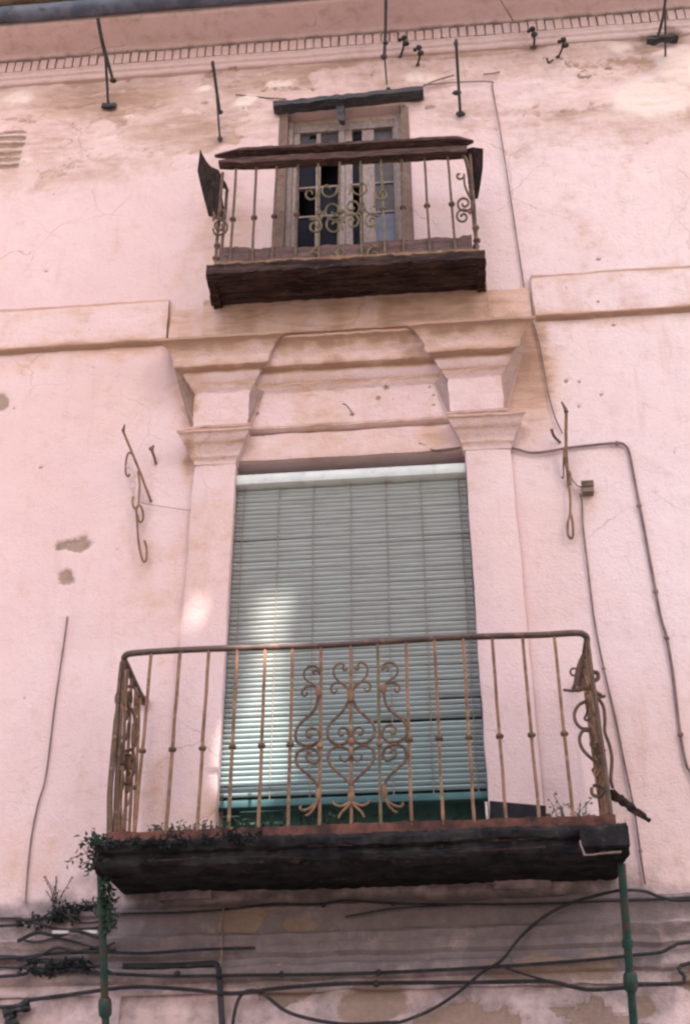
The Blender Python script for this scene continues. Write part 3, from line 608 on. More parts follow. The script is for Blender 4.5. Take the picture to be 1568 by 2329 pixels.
# side scrolls: the same S curves turned onto the sides
def side_scroll(xs, y0, flip, sc=.9, zoff=0, mt=RUSTD):
    for key in ('s1', 's2', 's3', 's4', 's5'):
        p2 = [A(*q) for q in L[key]]; xr = A(432, 900)[0]
        p3 = [(xs + (.012 if flip else -.012), y0 + (x-xr)*sc*(-1 if flip else 1), z+zoff) for x, z in p2]
        MB().tube(smoothpath(p3, 5), .0085, 7).build('scroll', mt, lb)
side_scroll(XL+.03, -.36, False); side_scroll(XL+.03, -.36, True, mt=RUST); side_scroll(XR, -.30, True); side_scroll(XR, -.30, False, mt=RUST)
# outward bowed scrolls on the right end
def bow(pts, Y, r=.0095, mt=RUSTD):
    MB().tube(smoothpath([P(u, v, Y) for u, v in pts], 5), r, 7).build('scroll', mt, lb)
def c6(cx, cy_q): return ((1200+cx/4.017)*.98, (1420+cy_q/4.017)*.98)
bow([c6(*q) for q in ((640,830),(570,870),(530,950),(545,1030),(600,1085),(690,1090))], -.5)
bow([c6(*q) for q in ((690,1110),(610,1110),(578,1180),(600,1270),(670,1350),(760,1420))], -.5)
bow([c6(*q) for q in ((740,790),(800,880),(815,1000),(815,1120),(860,1250),(880,1380),(870,1560),(890,1640))], -.5)
bow([c6(*q) for q in ((690,1640),(700,1700),(770,1720),(800,1660),(760,1620),(700,1620))], -.5)
bow([c6(*q) for q in ((700,560),(745,570),(748,620),(700,650))], -.5, .012)
MB().beam(P(*c6(650,330),-.53), P(*c6(680,690),-.53), .035, .014, 10, .002, (1,0,0)).beam(P(*c6(680,760),-.52), P(*c6(790,1300),-.52), .05, .014, 10, .004, (1,0,0)).beam(P(*c6(790,1300),-.52), P(*c6(850,1900),-.52), .03, .014, 10, .003, (1,0,0)).build('brace', RUST, lb)
MB().tube(smoothpath([P(*c6(*q), -.48) for q in ((425,725),(520,735),(600,715),(680,705),(730,760),(790,790),(815,780))], 4), [.008]*6+[.014]*8+[.017]*6+[.009]*9, 7).build('cross_bar', RUSTD, lb)
bow([c6(*q) for q in ((640,360),(590,450),(555,560),(540,660),(520,720))], -.4, .011)
bow([c6(*q) for q in ((545,590),(510,590),(492,560),(510,528),(550,530))], -.4, .006)
bow([c6(*q) for q in ((640,850),(650,930),(625,990),(650,1010),(675,990))], -.5, .007)
bow([c6(*q) for q in ((680,1130),(700,1190),(680,1230),(710,1270),(745,1250),(740,1330))], -.5, .007)
bow([c6(*q) for q in ((745,1420),(735,1470),(715,1500),(740,1530),(780,1480),(800,1560))], -.5, .008, RUST)
bow([c6(*q) for q in ((820,1290),(770,1310),(740,1340),(780,1420),(800,1500))], -.5, .007)
def c8(cx, cy_q): return ((180+cx/4.017)*.98, (1420+cy_q/4.017)*.98)
MB().tube(smoothpath([P(u,v,-.57) for u, v in ((276,1505),(270,1560),(264,1640),(256,1730),(250,1800),(249,1880),(247,1915))], 4), [.010]*8+[.016]*17, 8).build('baluster', RUSTD, lb)
bow([c8(*q) for q in ((430,760),(385,740),(362,790),(365,850),(400,872),(440,860))], -.5, .009)
bow([c8(*q) for q in ((440,720),(490,690),(540,720),(570,790))], -.4, .009)
bow([c8(*q) for q in ((500,900),(540,1010),(550,1150),(530,1250),(480,1290),(420,1290),(370,1240),(380,1170),(440,1170))], -.42, .009)
bow([c8(*q) for q in ((420,1330),(500,1340),(545,1400),(530,1480),(490,1540),(470,1600),(400,1590))], -.42, .009)

# ------------------------------------------------------------------ upper balcony
YU = -.40
ub = thing('balcony', (-.6, -.2, 8.1), 'small upper balcony with broken dark wooden handrail and rotten timber edge', 'balcony')
ux0, ux1 = -1.545, .385
m = MB().extrude_x([(.02,8.09),(-.055,8.10),(-.062,8.13),(-.06,8.48),(.02,8.49)], -1.655, .42, .03); m.wob(.008, 6, 5)
stained(m.build('corbel_panel', PLASTER, ub), lambda co, s: tanx(.62)(co, (s.__setitem__((slice(None), 3), np.maximum(s[:,3], .75*np.exp(-(((co[:,0]-.34)/.09)**2+((co[:,2]-8.44)/.05)**2)))), s)[1]))
# underside planks, rising to the wall, and the worn moulded edge
for k, yy in enumerate((-.355, -.265, -.175, -.085)):
    MB().beam((ux0-.015-.012*k, yy, 8.388+.016*k), (ux1+.01+.004*k, yy, 8.372+.018*k), .094, .035, 40, .005, (0,.17,1), lambda q: (1, 1+.1*math.sin(q*21+k)), 30+k).build('floor_plank', BLACKW, ub)
m = MB().beam((ux0-.02,YU-.01,8.395), (ux1+.015,YU-.01,8.362), .07, .085, 60, .006, (0,0,1), lambda k: (1, 1.1-.2*k+.08*math.sin(k*23)+.1*math.sin(k*51)), 12); m.wob(.008, 5, 3); m.build('edge_beam', BLACKW, ub)
for xs in (ux0, ux1-.01): MB().beam((xs,YU+.03,8.385), (xs,0,8.425), .06, .08, 14, .006, (0,0,1), None, 15).build('edge_beam', BLACKW, ub)
def kt(k): return (1, 1+.10*math.sin(k*9+1)+.07*math.sin(k*31)+(.25 if k > .95 else 0)+(.12 if k < .12 else 0))
MB().beam((ux0+.045,YU+.03,8.54), (ux1-.065,YU+.03,8.505), .03, .21, 60, .005, (0,0,1), kt, 16).build('toe_board', WOODB, ub)
MB().beam((ux0+.03,YU-.022,8.452), (ux1-.03,YU-.022,8.418), .035, .028, 50, .004, (0,0,1), lambda k: (1, 1+.3*math.sin(k*29)), 14).build('edge_rail', RUST, ub)
MB().box(ux0+.02, ux1-.02, YU+.06, 0, 8.45, 8.47).build('floor', BLACKW, ub, False)
# handrail planks
ZU = 9.53
a, b = P(498,374,YU-.01), P(1062,345,YU-.01)
MB().beam(a, b, .075, .062, 40, .004, (0,0,1), lambda k: (1, min(1, .35+6*k)), 17).build('handrail', WOOD, ub)
a, b = P(488,354,YU-.02), P(1076,321,YU-.02)
MB().beam(a, b, .11, .030, 40, .003, (0,0,1), lambda k: (min(1,.2+8*k)*min(1,.15+14*(1-k)), min(1,.3+6*k)*min(1,.4+12*(1-k))), 18).build('rail_cap', WOOD, ub)
# left side plank, broken loose and tilted outward, with a splinter
def lk(u, v): return P(u, v, (YU-.04)+(v-338)/152*.34)
MB().plate([lk(*q) for q in ((455,338),(459,348),(470,366),(480,378),(497,386),(500,402),(503,440),(508,470),(510,488),(490,491),(472,486),(464,450),(455,415),(449,388))], (.0,.03,.012)).wob(.006, 20).build('side_rail', WOODV, ub, False)
MB().plate([lk(*q) for q in ((497,386),(506,404),(514,416),(520,432),(511,428),(506,424),(500,428))], (.0,.02,.01)).build('splinter', WOODV, ub, False)
# right side rail and rounded corner
def rk(u, v): return P(u, v, (YU-.02)+(v-334)/116*.33)
MB().plate([rk(*q) for q in ((1050,340),(1074,334),(1098,337),(1097,380),(1092,418),(1087,446),(1073,450),(1071,405),(1064,366))], (0,.03,.015)).wob(.004, 20).build('side_rail', WOODV, ub, False)
MB().tube(smoothpath([P(1030,350,YU), P(1052,353,YU), P(1062,372,YU), P(1068,410,YU+.06), P(1072,450,YU+.1)], 5), [.016]*20+[.02], 7).build('corner_bracket', RUSTD, ub)
def ubal(u, v, y, mt, knob=True, r=.0105, z0=8.39, lean=0):
    x = P(u, v, y).x; z1 = 9.50
    b_ = MB().tube([(x+lean*(1-k/6)+random.uniform(-.002,.002), y, z0+(z1-z0)*k/6) for k in range(7)], r, 6).build('baluster', mt, ub)
    if knob: MB().ball((x+lean*.5, y, 8.945), .025, .025, .02, 9, 6, .06).build('collar', mt, b_)
for i, u in enumerate((538, 583, 630, 677, 724, 772, 819, 866, 913, 965, 1018)):
    ubal(u, 366, YU, OCHRE if u in (724, 772, 819, 866) else RUSTD, u not in (724, 772, 819), lean=.012*math.sin(i*2.1))
for xs in (ux0+.03, ux1-.03):
    for yy in (YU+.02, -.2):
        b_ = MB().tube([(xs+random.uniform(-.004,.004), yy, 8.39+1.1*k/6) for k in range(7)], .013, 6).build('baluster', RUSTD, ub)
        MB().ball((xs, yy, 8.7), .026, .026, .03, 9, 6, .1).ball((xs, yy, 8.57), .028, .026, .02, 9, 6, .1).build('collar', RUSTD, b_)
def spiral(cu, cv, r, turns, a0, hand, Y, tail=None, mt=OCHRE, w=.0075):
    pts = []; n = int(14*turns)
    for k in range(n+1):
        t = k/n; rr = r*(.22+.78*t); an = a0+hand*2*math.pi*turns*(t-1)
        pts.append((cu+rr*math.cos(an), cv-rr*math.sin(an)))
    if tail: pts += tail
    MB().tube(smoothpath([P(u, v, Y) for u, v in pts], 3), w, 6).build('scroll', mt, ub)
YS = YU-.012
for q in [(715,514,19,1.4,2.2,1,[(728,498),(735,480)]),(758,478,24,1.3,-.6,1,[(775,500),(778,520)]),(760,512,24,1.4,.3,-1,[(777,495)]),(800,470,21,1.4,3.6,-1,[(786,492)]),(800,503,20,1.4,-3.4,1,[(786,486)]),(845,502,19,1.4,.6,-1,[(834,482),(826,460)]),
          (712,590,18,1.2,1.9,1,[(722,560)]),(754,588,16,1.2,1.0,1,[(770,566)]),(790,588,16,1.2,2.0,-1,[(774,566)]),(850,578,18,1.2,1.2,-1,[(838,552)]),
          (745,430,22,1.0,.2,1,[(772,440)]),(820,425,22,1.0,2.9,-1,[(795,440)]),(705,440,16,1.1,.2,1,[(722,470)]),(868,440,16,1.1,2.9,-1,[(850,470)])]: spiral(*q[:6], YS, q[6])
for q in [(500,514,20,1.5,-2.2,-1,[(484,520)]),(502,484,17,1.0,3.0,-1,[(486,500)]),(1055,462,20,1.5,.2,1,[(1072,480)]),(1052,492,18,1.4,.4,-1,[(1070,480)]),(1044,398,11,.8,.2,1,[(1056,420),(1066,445)])]: spiral(*q[:6], YS, q[6], RUSTD, .009)
for u, v in ((724,482),(774,480),(822,478)): q = P(u, v, YS); clasp(q.x, q.z, .022, .03, YS, OCHRE, ub)

# ------------------------------------------------------------------ green struts under the lower slab
for (u0, u1, lab) in ((228, 240, 'green painted iron strut with a collar, under the left corner of the lower balcony'), (1412, 1440, 'green painted iron strut under the right corner of the lower balcony, cables crossing it')):
    a = P(u0, 1965, -.52); b = P(u1, 2328, -.12); e = b+(b-a)*.25
    t = thing('balcony_strut', e, lab, 'strut', 'struts carrying the lower balcony')
    MB().tube([a.lerp(e, k/10) for k in range(11)], .0205, 10).build('pole', GPIPE, t)
    c = a.lerp(b, .90 if u0 < 500 else .74); d = (b-a).normalized()
    MB().tube([c-d*.05, c-d*.035, c+d*.0, c+d*.035, c+d*.05], [.022,.034,.036,.034,.022], 10).build('collar', GPIPE, t)
    c = a.lerp(b, .30 if u0 < 500 else .50)
    MB().tube([c-d*.022, c-d*.018, c+d*.018, c+d*.022], [.021,.028,.028,.021], 10).build('collar', GPIPE, t)

# ------------------------------------------------------------------ iron cable brackets near the eaves
def iron(name, parts, lab, cat, group=None, mt=IRON, base=None):
    t = thing(name, P(*base) if base else P(*parts[0][1][0]), lab, cat, group)
    for (nm, pts, r) in parts:
        pp = [P(*q) for q in pts]; MB().tube(smoothpath(pp, 3) if len(pp) > 2 else pp, r, 7).build(nm, mt, t)
    return t
G = 'iron cable brackets under the eaves'
t = iron('cable_bracket', [('arm', [(222,40,-.55),(232,92,-.40),(241,130,-.26)], .016), ('arm', [(240,130,-.26),(246,236,-.01)], .012), ('arm', [(236,105,-.34),(257,182,-.13)], .014)], 'forked dark iron bracket jutting from the stained wall below the gutter, farthest left', 'bracket', G)
MB().beam(P(232,240,-.015), P(264,240,-.015), .03, .04, 5, .006).build('base_plate', IRON, t)
MB().ball(P(257,182,-.13), .03, .025, .02, 8, 5, .1).build('knob', IRON, t)
t = iron('cable_bracket', [('arm', [(483,138,-.38),(491,195,-.24),(499,255,-.10)], .0135), ('arm', [(491,195,-.24),(500,318,-.005)], .009)], 'slim dark iron bracket left of the upper door, above the broken side plank', 'bracket', G)
MB().ball(P(484,146,-.36), .018, .018, .028, 8, 5, .1).build('knob', IRON, t)
MB().ball(P(500,254,-.10), .026, .02, .02, 8, 5, .1).build('knob', IRON, t)
MB().ball(P(500,314,-.01), .022, .02, .028, 8, 5, .1).build('knob', IRON, t)
t = iron('cable_bracket', [('arm', [(877,-30,-.50),(876,60,-.32),(873,130,-.18)], .0145), ('arm', [(874,130,-.18),(879,192,-.02)], .007)], 'long straight iron bracket ending just above the lintel beam', 'bracket', G)
MB().ball(P(872,128,-.18), .028, .02, .03, 8, 5, .1).build('knob', IRON, t)
MB().ball(P(876,96,-.25), .026, .02, .018, 8, 5, .1).build('knob', IRON, t)
MB().ball(P(882,202,-.03), .022, .02, .02, 8, 5, .1).build('knob', IRON, t)
t = iron('cable_bracket', [('arm', [(1036,88,-.42),(1040,160,-.24),(1046,262,-.005)], .0125)], 'dark iron bracket with a flared foot beside the upper door, crossed by the thin wire', 'bracket', G)
MB().ball(P(1036,98,-.40), .02, .02, .03, 8, 5, .1).build('knob', IRON, t)
MB().ball(P(1038,210,-.12), .042, .02, .02, 8, 5, .2).build('knob', IRON, t)
MB().ball(P(1046,258,-.01), .036, .02, .03, 8, 5, .2).build('knob', IRON, t)
t = iron('cable_bracket', [('arm', [(1516,-40,-.52),(1508,30,-.36),(1495,84,-.22)], .0125), ('arm', [(1510,-40,-.50),(1512,60,-.2),(1512,128,-.02)], .009)], 'pair of iron rods with a flat rusty plate, under the eaves at the far right', 'bracket', G)
MB().beam(P(1470,92,-.16), P(1540,86,-.16), .06, .035, 8, .012).build('base_plate', IRON, t)
GI = 'small insulators below the dentils'
for k, (u, v, u2, v2, lab) in enumerate(((918, 88, 909, 130, 'dark insulator on a short iron pin, right beside the long straight bracket'), (952, 110, 949, 148, 'smaller lower insulator pin, second right of the long straight bracket'), (1210, 68, 1213, 108, 'dark insulator on a pin with a wide foot, touching the dentil course'), (1280, 92, 1268, 130, 'dark insulator on a slanting pin, right of the one touching the dentils'))):
    t = thing('insulator', P(u2, v2, 0), lab, 'insulator', GI)
    MB().tube([P(u,v,-.14), P((u+u2)/2+3,(v+v2)/2,-.07), P(u2,v2,0)], .009, 6).build('pin', IRON, t)
    MB().ball(P(u,v-3,-.15), .026, .024, .02, 9, 6, .12).ball(P(u+4,v+10,-.12), .03, .025, .022, 9, 6, .15).ball(P(u-9,v+2,-.13), .018, .018, .016, 8, 5, .15).build('cap', IRON, t)
    MB().ball(P(u2,v2-2,-.01), .034 if k == 2 else .018, .016, .014, 8, 5, .15).build('foot', RUSTD, t)
t = MB().tube(smoothpath([P(1243,132,-.04), P(1247,142,-.06), P(1256,136,-.05)], 4), .010, 6).build('hook', IRON); tag(t, 'tiny black hook in the wall, just below the two right insulators', 'hook')

# ------------------------------------------------------------------ wires and cables
def cable(name, pts, r, lab, cat, mt=CABLE, Y=-.03, clips=None):
    pts = list(pts); a, b = pts[-2], pts[-1]           # runs that leave the view go on along the wall
    if b[0] >= 1570:
        st = b[1] > a[1]+30
        pts += [((1660, 2120) if st else (1900, b[1]-18))+tuple(b[2:]), ((1700, 2300) if st else (2300, b[1]-30))+tuple(b[2:])]
    if pts[0][0] <= -20: pts = [(-700, pts[0][1]+14)+tuple(pts[0][2:])] + pts
    pp = [P(q[0], q[1], q[2] if len(q) > 2 else Y) for q in pts]
    r = r*1.08 if mt is CABLE else r
    m = MB().tube(smoothpath(pp, 5), r, 7); o = m.build(name, mt)
    tag(o, lab, cat)
    if clips:
        for (u, v, yy) in clips: MB().ball(P(u, v, yy), r*1.9, r*1.6, r*1.9, 8, 5, .15).build('clip', mt, o)
    return o
cable('wire', [(962,192),(1040,186),(1115,185),(1119,200),(1137,300),(1165,480),(1189,640),(1198,700),(1221,762),(1238,850),(1247,900),(1262,950),(1278,985)], .0052, 'thin wire running down the wall from the lintel beam to the right iron wall bracket', 'wire', CABLEB, -.018)
cable('wire', [(535,214),(570,218),(615,222),(650,224)], .006, 'short loose grey wire end left of the lintel beam', 'wire', CABLEB, -.03)
cable('wire', [(960,196),(990,182),(1032,170)], .006, 'short wire end rising right of the lintel beam', 'wire', CABLEB, -.03)
cable('wire', [(1098,168),(1120,166),(1136,162)], .006, 'short bent wire scrap on the wall, right of the flared-foot bracket', 'wire', CABLEB, -.02)
cable('cable', [(952,1008),(968,1014),(985,1024),(1012,1022),(1060,1017),(1120,1018),(1165,1019),(1205,1029),(1245,1026),(1285,1019),(1345,1012),(1402,1007),(1420,1012),(1430,1030),(1442,1090),(1465,1210),(1490,1345),(1503,1410),(1515,1450),(1530,1540),(1546,1670),(1560,1740),(1580,1790)], .0088,
      'brown cable crossing the right capital then bending down the wall at the right edge', 'cable', CABLEB, -.02, [(1402,1007,-.03),(1452,1150,-.025),(1490,1345,-.025),(1515,1450,-.025),(1546,1670,-.025)])
cable('cable', [(1318,1122),(1322,1140),(1325,1200),(1338,1310),(1352,1420),(1372,1520),(1398,1630),(1420,1740),(1440,1835),(1450,1900),(1458,1960),(1466,2010)], .006, 'thin brown cable dropping from the small junction box to the lower ledge', 'cable', CABLEB, -.02, [(1372,1520,-.02),(1440,1835,-.02),(1455,1935,-.02)])
cable('wire', [(318,1142),(345,1148),(430,1160),(540,1173)], .0028, 'faint thin line from the left scroll bracket to the blind', 'wire', WIRE, -.03)
cable('wire', [(153,1402),(147,1450),(125,1600),(105,1760),(86,1830),(72,1900),(62,1990),(58,2055)], .0048, 'thin vertical wire down the left side of the wall', 'wire', CABLEB, -.015)
cable('wire', [(1132,-10,-.38),(1150,20,-.30),(1166,46,-.12)], .005, 'thin wire hanging across the eaves soffit above the dentils', 'wire', CABLEB)
cable('cable', [(-20,2292),(60,2276),(160,2262),(300,2245),(420,2250),(530,2259),(650,2246),(784,2237),(950,2235),(1100,2234),(1240,2232),(1300,2244),(1345,2251),(1420,2246),(1450,2240),(1545,2236),(1556,2222),(1570,2190)], .0098, 'lowest thick black cable sagging across the whole front below the ledge', 'cable', CABLE, -.075, [(855,2238,-.08),(60,2278,-.08)])
cable('cable', [(-20,2222),(70,2205),(150,2203),(220,2212),(380,2220),(560,2218),(784,2215),(1000,2206),(1140,2198),(1330,2184),(1440,2172),(1500,2166),(1530,2152),(1580,2142)], .0085, 'black cable with clips strung along the ledge just above the lowest cable', 'cable', CABLE, -.085, [(402,2216,-.09),(640,2216,-.09),(860,2212,-.09)])
cable('cable', [(-20,2180),(100,2170),(230,2165),(330,2168),(450,2160),(580,2156)], .008, 'black cable along the dirty ledge on the left, passing behind the green strut', 'cable', CABLE, -.09)
cable('cable', [(255,2078),(400,2076),(520,2068),(620,2056),(720,2058),(784,2048),(900,2055),(1050,2056),(1200,2056),(1400,2049),(1580,2041)], .0058, 'thin dark cable along the top of the ledge under the balcony', 'cable', CABLE, -.075, [(735,2060,-.078),(893,2056,-.078)])
cable('cable', [(784,2085),(900,2066),(1050,2058)], .0045, 'short thin cable sloping onto the ledge below the middle of the slab', 'cable', CABLE, -.075)
cable('cable', [(890,2330,-.05),(930,2318,-.05),(985,2294,-.05),(1040,2258,-.06),(1095,2212,-.09),(1140,2184,-.10),(1182,2132,-.10),(1230,2090,-.10),(1285,2058,-.12),(1350,2038,-.2),(1412,2025,-.38),(1465,2027,-.3),(1505,2041,-.15),(1580,2047,-.08)], .0078, 'dark cable rising diagonally from below and hooking over the right strut', 'cable', CABLE)
cable('cable', [(1135,2196),(1180,2212),(1240,2230)], .006, 'short dark branch cable joining the two lowest runs at the right', 'cable', CABLE, -.085)
cable('cable', [(528,2350),(532,2310),(545,2268),(568,2253),(600,2262),(650,2300),(720,2321),(800,2330),(905,2325)], .0088, 'black cable looping up to a hump then down along the bottom of the wall', 'cable', CABLE, -.06)
cable('conduit', [(280,2197),(400,2196),(470,2192),(492,2194),(498,2215),(500,2260),(506,2350)], .0155, 'dark conduit running left along the ledge and turning down the wall', 'conduit', CABLE, -.05)
cable('conduit', [(508,2060),(505,2120),(503,2200)], .006, 'thin vertical pipe between the ledge mouldings under the balcony', 'conduit', CABLEB, -.09)
t = MB().beam(P(120,2121,-.11), P(222,2121,-.11), .02, .016, 8, .002).build('white_batten', PALE); tag(t, 'short white batten lying on the dirty ledge beside the left strut', 'batten')
_R = random.Random(5)
for k in range(7):
    v0 = 2085+k*21; pts = [(u, v0+_R.uniform(-14, 14), -.07-_R.uniform(0, .05)) for u in (-20, 40, 85, 130, 175, 225, 262)]
    if k in (2, 5): pts = pts[1:6]
    cable('cable', pts, .0055+.002*(k % 3), ['dark slack cable lying along the sooty left ledge, topmost of the tangle', 'dark cable second from the top in the tangle at the left ledge', 'short loose cable end hanging in the upper half of the left tangle', 'dark cable at mid height of the tangle left of the green strut', 'dark cable just below the middle of the left tangle', 'short loose cable end hanging in the lower half of the left tangle', 'lowest dark slack cable of the tangle left of the green strut'][k], 'cable')
t = MB().beam(P(8,2302,-.05), P(66,2288,-.05), .05, .035, 8, .006).beam(P(20,2302,-.05), P(30,2336,-.05), .05, .05, 8, .01).build('cable_clamp', CABLE); tag(t, 'black cable clamp at the bottom left corner holding the lowest cable', 'clamp')

# ------------------------------------------------------------------ wall irons beside the window, nails, junction box, stick
def c5(cx, cy_q): return (196+cx*.25, 882+cy_q*.25)
t = iron('wall_bracket', [('bar', [c5(335,390)+(-.20,), c5(470,720)+(-.10,), c5(590,1035)+(-.01,)], .0088)], 'rusty scrolled iron wall bracket on the pink wall left of the window', 'bracket', 'scrolled irons either side of the window', RUST)
for pl in ([(415,600),(385,590),(365,650),(358,740),(365,790),(385,800),(395,785)], [(470,760),(483,860),(480,980),(472,1060),(455,1100),(430,1080),(420,1030),(428,990)], [(450,1090),(490,1070),(515,1130),(515,1190),(500,1218),(478,1208),(470,1160)], [(455,1110),(465,1280),(478,1420),(500,1530),(525,1580),(545,1560),(548,1460),(530,1390)]):
    MB().tube(smoothpath([P(*c5(*q), -.05) for q in pl], 5), .0075, 7).build('scroll', RUST, t)
MB().tube([P(*c5(350,330),-.21), P(*c5(335,392),-.20)], [.004,.012], 7).build('tip', RUSTD, t)
def c7(cx, cy_q): return ((1150+cx/3.484)*.98, (900+cy_q/3.484)*.98)
t = iron('wall_bracket', [('bar', [c7(568,175)+(-.20,), c7(566,420)+(-.12,), c7(570,560)+(-.08,), c7(588,800)+(-.01,)], .011)], 'rusty straight iron wall bracket on the pink wall right of the window', 'bracket', 'scrolled irons either side of the window', RUST)
for pl, r in (([(548,480),(545,620),(545,720),(530,720)], .006), ([(590,790),(600,900),(598,1010),(580,1090),(582,1180),(605,1215),(622,1190),(618,1080),(600,1000)], .0085), ([(560,560),(570,640),(600,700),(600,780)], .009)):
    MB().tube(smoothpath([P(*c7(*q), -.05) for q in pl], 5), r, 7).build('scroll', RUST, t)
MB().tube([P(*c7(530,110),-.22), P(*c7(560,165),-.2), P(*c7(568,195),-.2)], [.005,.012,.016], 7).build('tip', RUSTD, t)
t = MB().tube(smoothpath([P(*c7(448,330),-.08), P(*c7(470,390),-.05), P(*c7(520,440),-.005)], 4), .010, 6).build('nail', RUSTD); tag(t, 'bent rusty peg in the wall close left of the right wall bracket', 'nail')
t = MB().tube(smoothpath([P(349,1013,-.08), P(345,1022,-.07), P(351,1040,-.03), P(355,1056,0)], 4), .010, 6).ball(P(344,1020,-.07), .018, .018, .014).build('nail', RUST); tag(t, 'small rusty nail in the wall right of the left scroll bracket', 'nail')
t = MB().tube(smoothpath([P(778,918,-.09), P(786,920,-.09), P(796,932,-.06), P(803,945,-.03)], 4), .0042, 6).build('nail', RUST); tag(t, 'thin bent hook in the plaster frieze above the blind', 'hook')
jb = thing('junction_box', P(1335,1112,0), 'small square grey and rusty junction box on the wall right of the window', 'box')
q = P(1335, 1112, -.03); MB().box(q.x-.036, q.x+.036, -.06, .01, q.z-.038, q.z+.036).wob(.003, 12).build('body', BOXM, jb, False)
MB().box(q.x-.04, q.x+.04, -.068, -.06, q.z-.004, q.z+.042).wob(.003, 12).build('lid', RUSTD, jb, False)
cable('wire', [c7(590,700), c7(620,745), c7(660,790), c7(700,800)], .004, 'short curved wire linking the right wall bracket to the junction box', 'wire', CABLEB, -.035)
st = MB().beam(P(1388,1803,-.45), P(1476,1866,-.62), .045, .04, 14, .007, (0,0,1), lambda k: (1-.8*k**2, 1-.7*k**2), 4).build('broken_stick', BLACKW); tag(st, 'charred broken stick poking out past the right end of the lower balcony', 'stick')

# tray and weeds
tr = thing('planter_box', P(1175,1862,-.45), 'black low trough standing on the lower balcony floor at the right', 'planter')
a = P(1113,1868,-.48); b = P(1238,1862,-.48)
m = MB(); zt0, zt1 = P(1120,1826,-.48).z, P(1230,1834,-.48).z
m.add([(a.x,-.50,4.15),(b.x,-.50,4.15),(b.x,-.30,4.15),(a.x,-.30,4.15),(a.x+.005,-.51,zt0),(b.x+.01,-.51,zt1-.01),(b.x+.01,-.29,zt1-.01),(a.x+.005,-.29,zt0),(a.x+.03,-.49,zt0),(b.x-.02,-.49,zt1-.01),(b.x-.02,-.31,zt1-.01),(a.x+.03,-.31,zt0),(a.x+.03,-.49,zt0-.05),(b.x-.02,-.49,zt0-.06),(b.x-.02,-.31,zt0-.06),(a.x+.03,-.31,zt0-.05)],
      [(0,1,2,3),(0,1,5,4),(1,2,6,5),(2,3,7,6),(3,0,4,7),(4,5,9,8),(5,6,10,9),(6,7,11,10),(7,4,8,11),(8,9,13,12),(9,10,14,13),(10,11,15,14),(11,8,12,15),(12,13,14,15)])
m.build('trough', TRAY, tr, False)
m = MB(); 
for k in range(40): xx = random.uniform(a.x+.05, b.x-.04); m.ball((xx, random.uniform(-.46,-.34), zt1-.02+random.uniform(-.01,.012)), .018, .015, .012, 6, 4, .2)
m.build('soil', SOOT, tr)
MB().beam((a.x-.012,-.5,4.15), (a.x-.012,-.5,zt0-.005), .012, .02, 6, .002, (0,1,0)).build('strip', PALE, tr)
def weed(name, pts, n, h, lab, cat, mt, lw=.016, ll=.05, spread=.05, lean=(0,-.3,1), down=0):
    m = MB(); R = random.Random(lab)
    for k in range(n):
        a, b = pts; f = R.random(); o = Vector(a).lerp(Vector(b), f) + Vector((R.gauss(0, spread*.4), R.gauss(0, spread*.4), 0))
        d = Vector((lean[0]+R.gauss(0,.45), lean[1]+R.gauss(0,.45), lean[2]*(1 if R.random() > down else -1))).normalized(); hh = h*R.uniform(.35, 1.1)
        tip = o + d*hh; mid = o.lerp(tip, .5)+Vector((R.gauss(0,.2), R.gauss(0,.2), 0))*hh*.3
        path = smoothpath([o, mid, tip], 3); m.tube(path, .0022, 4)
        for j in range(int(5+hh/.025)):
            q = path[R.randrange(1, len(path))] + Vector((R.gauss(0,1),R.gauss(0,1),R.gauss(0,1)))*.006
            ax = Vector((R.gauss(0,1), R.gauss(0,1), R.gauss(.2,.8))).normalized(); w_ = ax.cross(Vector((R.gauss(0,1),R.gauss(0,1),R.gauss(0,1)))).normalized(); l = ll*R.uniform(.4,1.1); wd = lw*R.uniform(.5,1.1)
            nn = ax.cross(w_)*l*.12
            m.add([q, q+ax*l*.45+w_*wd/2+nn, q+ax*l, q+ax*l*.45-w_*wd/2+nn], [(0,1,2,3)])
    o = m.build(name, mt, None, False); return tag(o, lab, cat)
weed('weed_clump', ((-1.83,-.62,4.05), (-1.80,-.45,4.14)), 46, .12, 'dark green weed clump spilling over the left corner of the lower balcony', 'weeds', LEAF, .022, .045, .07, (-.25,-.35,.7), .35)
weed('weed_clump', ((-1.60,-.57,4.13), (-1.15,-.57,4.13)), 60, .085, 'low dark weeds along the left front edge of the lower slab', 'weeds', LEAF, .014, .03, .03)
weed('weed_clump', ((-1.15,-.5,4.13), (-.55,-.5,4.13)), 60, .13, 'low green weeds in front of the dark doorway under the blind', 'weeds', LEAF, .018, .034, .05)
weed('weed_clump', ((.50,-.45,4.15), (.56,-.45,4.15)), 9, .20, 'pale green leafy weed growing right of the black trough', 'weeds', DRY, .018, .034, .03)
weed('weed_clump', ((.62,-.5,4.15), (.66,-.5,4.15)), 7, .14, 'small pale weed by the right corner of the lower railing', 'weeds', DRY, .014, .03, .025)
weed('weed_clump', ((-1.78,-.655,4.08), (-1.0,-.655,4.10)), 70, .07, 'dark moss and weeds hanging on the left front of the lower slab', 'weeds', DARKV, .018, .035, .03, (0,-.4,.2), .6)
weed('weed_clump', (P(238,1985,-.5), P(246,2120,-.36)), 55, .05, 'dark green growth climbing the left balcony strut', 'weeds', LEAF, .02, .04, .03, (.2,-.3,-.2), .4)
q0, q1 = P(70,2110,-.05), P(215,2062,-.05)
weed('weed_clump', (q0, q1), 80, .065, 'sooty dry weeds growing on the ledge at the left edge', 'weeds', DARKV, .016, .035, .07, (0,-.25,.5), .3)
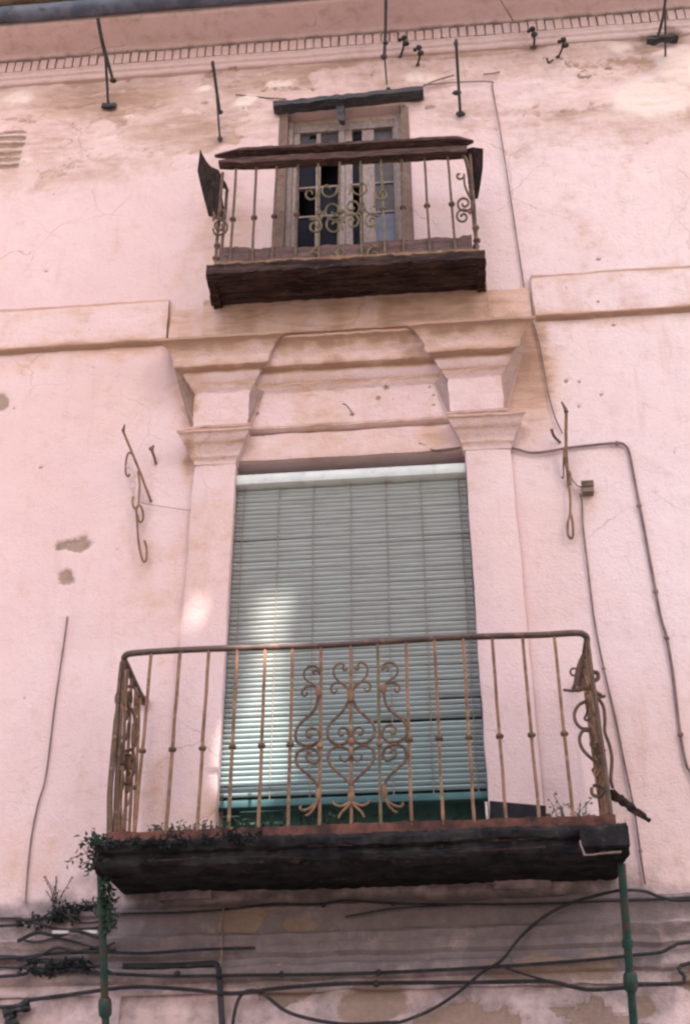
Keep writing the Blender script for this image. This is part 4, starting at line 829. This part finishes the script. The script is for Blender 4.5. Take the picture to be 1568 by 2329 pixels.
weed('weed_clump', (P(80,2215,-.07), P(200,2195,-.07)), 60, .05, 'black tangled growth hanging from the lower left ledge', 'weeds', DARKV, .02, .04, .07, (0,-.3,.3), .5)
weed('weed_clump', (P(118,2060,-.03), P(140,2050,-.03)), 8, .16, 'tall thin dead weed standing on the left ledge', 'weeds', DARKV, .008, .02, .02)

# ------------------------------------------------------------------ unseen wall added to shade the front, two gaps cut to shape the sun patches
YO = -17.0; tt = (0-YO)/(-SUNV.y)
sh = SUNV*tt       # offset from a point of the front to where its sun ray crosses the wall
holes = [[P(u, v, .05) for u, v in h] for h in ([(592,1345),(662,1340),(640,1540),(665,1640),(670,1750),(580,1835),(495,1815),(505,1710),(555,1590),(588,1480)], [(438,1410),(464,1385),(458,1418),(434,1456),(428,1440)])]
H2 = [[(q.x+sh.x, q.z+sh.z) for q in h] for h in holes]
def inside(x, z, poly):
    c = False; n = len(poly)
    for i in range(n):
        (x1, z1), (x2, z2) = poly[i], poly[(i+1) % n]
        if (z1 > z) != (z2 > z) and x < (x2-x1)*(z-z1)/(z2-z1)+x1: c = not c
    return c
ax0 = min(p[0] for h in H2 for p in h)-.1; ax1 = max(p[0] for h in H2 for p in h)+.1; az0 = min(p[1] for h in H2 for p in h)-.1; az1 = max(p[1] for h in H2 for p in h)+.1
m = MB(); wx0, wx1, wzt = sh.x-6.2, sh.x+4.8, 13.2+sh.z; tv = SUNV*.3
for off in (Vector((0,0,0)), tv):
    def qd(x0, x1, z0, z1): m.add([Vector((x0,YO,z0))+off, Vector((x1,YO,z0))+off, Vector((x1,YO,z1))+off, Vector((x0,YO,z1))+off], [(0,1,2,3)])
    qd(wx0, ax0, -.3, wzt); qd(ax1, wx1, -.3, wzt); qd(ax0, ax1, -.3, az0); qd(ax0, ax1, az1, wzt)
    st_ = .03; i0 = int((ax1-ax0)/st_)+1; j0 = int((az1-az0)/st_)+1; dx = (ax1-ax0)/i0; dz = (az1-az0)/j0
    for i in range(i0):
        for j in range(j0):
            if not any(inside(ax0+(i+.5)*dx, az0+(j+.5)*dz, h) for h in H2): qd(ax0+i*dx, ax0+(i+1)*dx, az0+j*dz, az0+(j+1)*dz)
ow = m.build('added_shade_wall', OPPM, None, False); tag(ow, 'unseen wall added to shade the front, gaps cut for sun patches, acting as a building across the street', 'blocker')
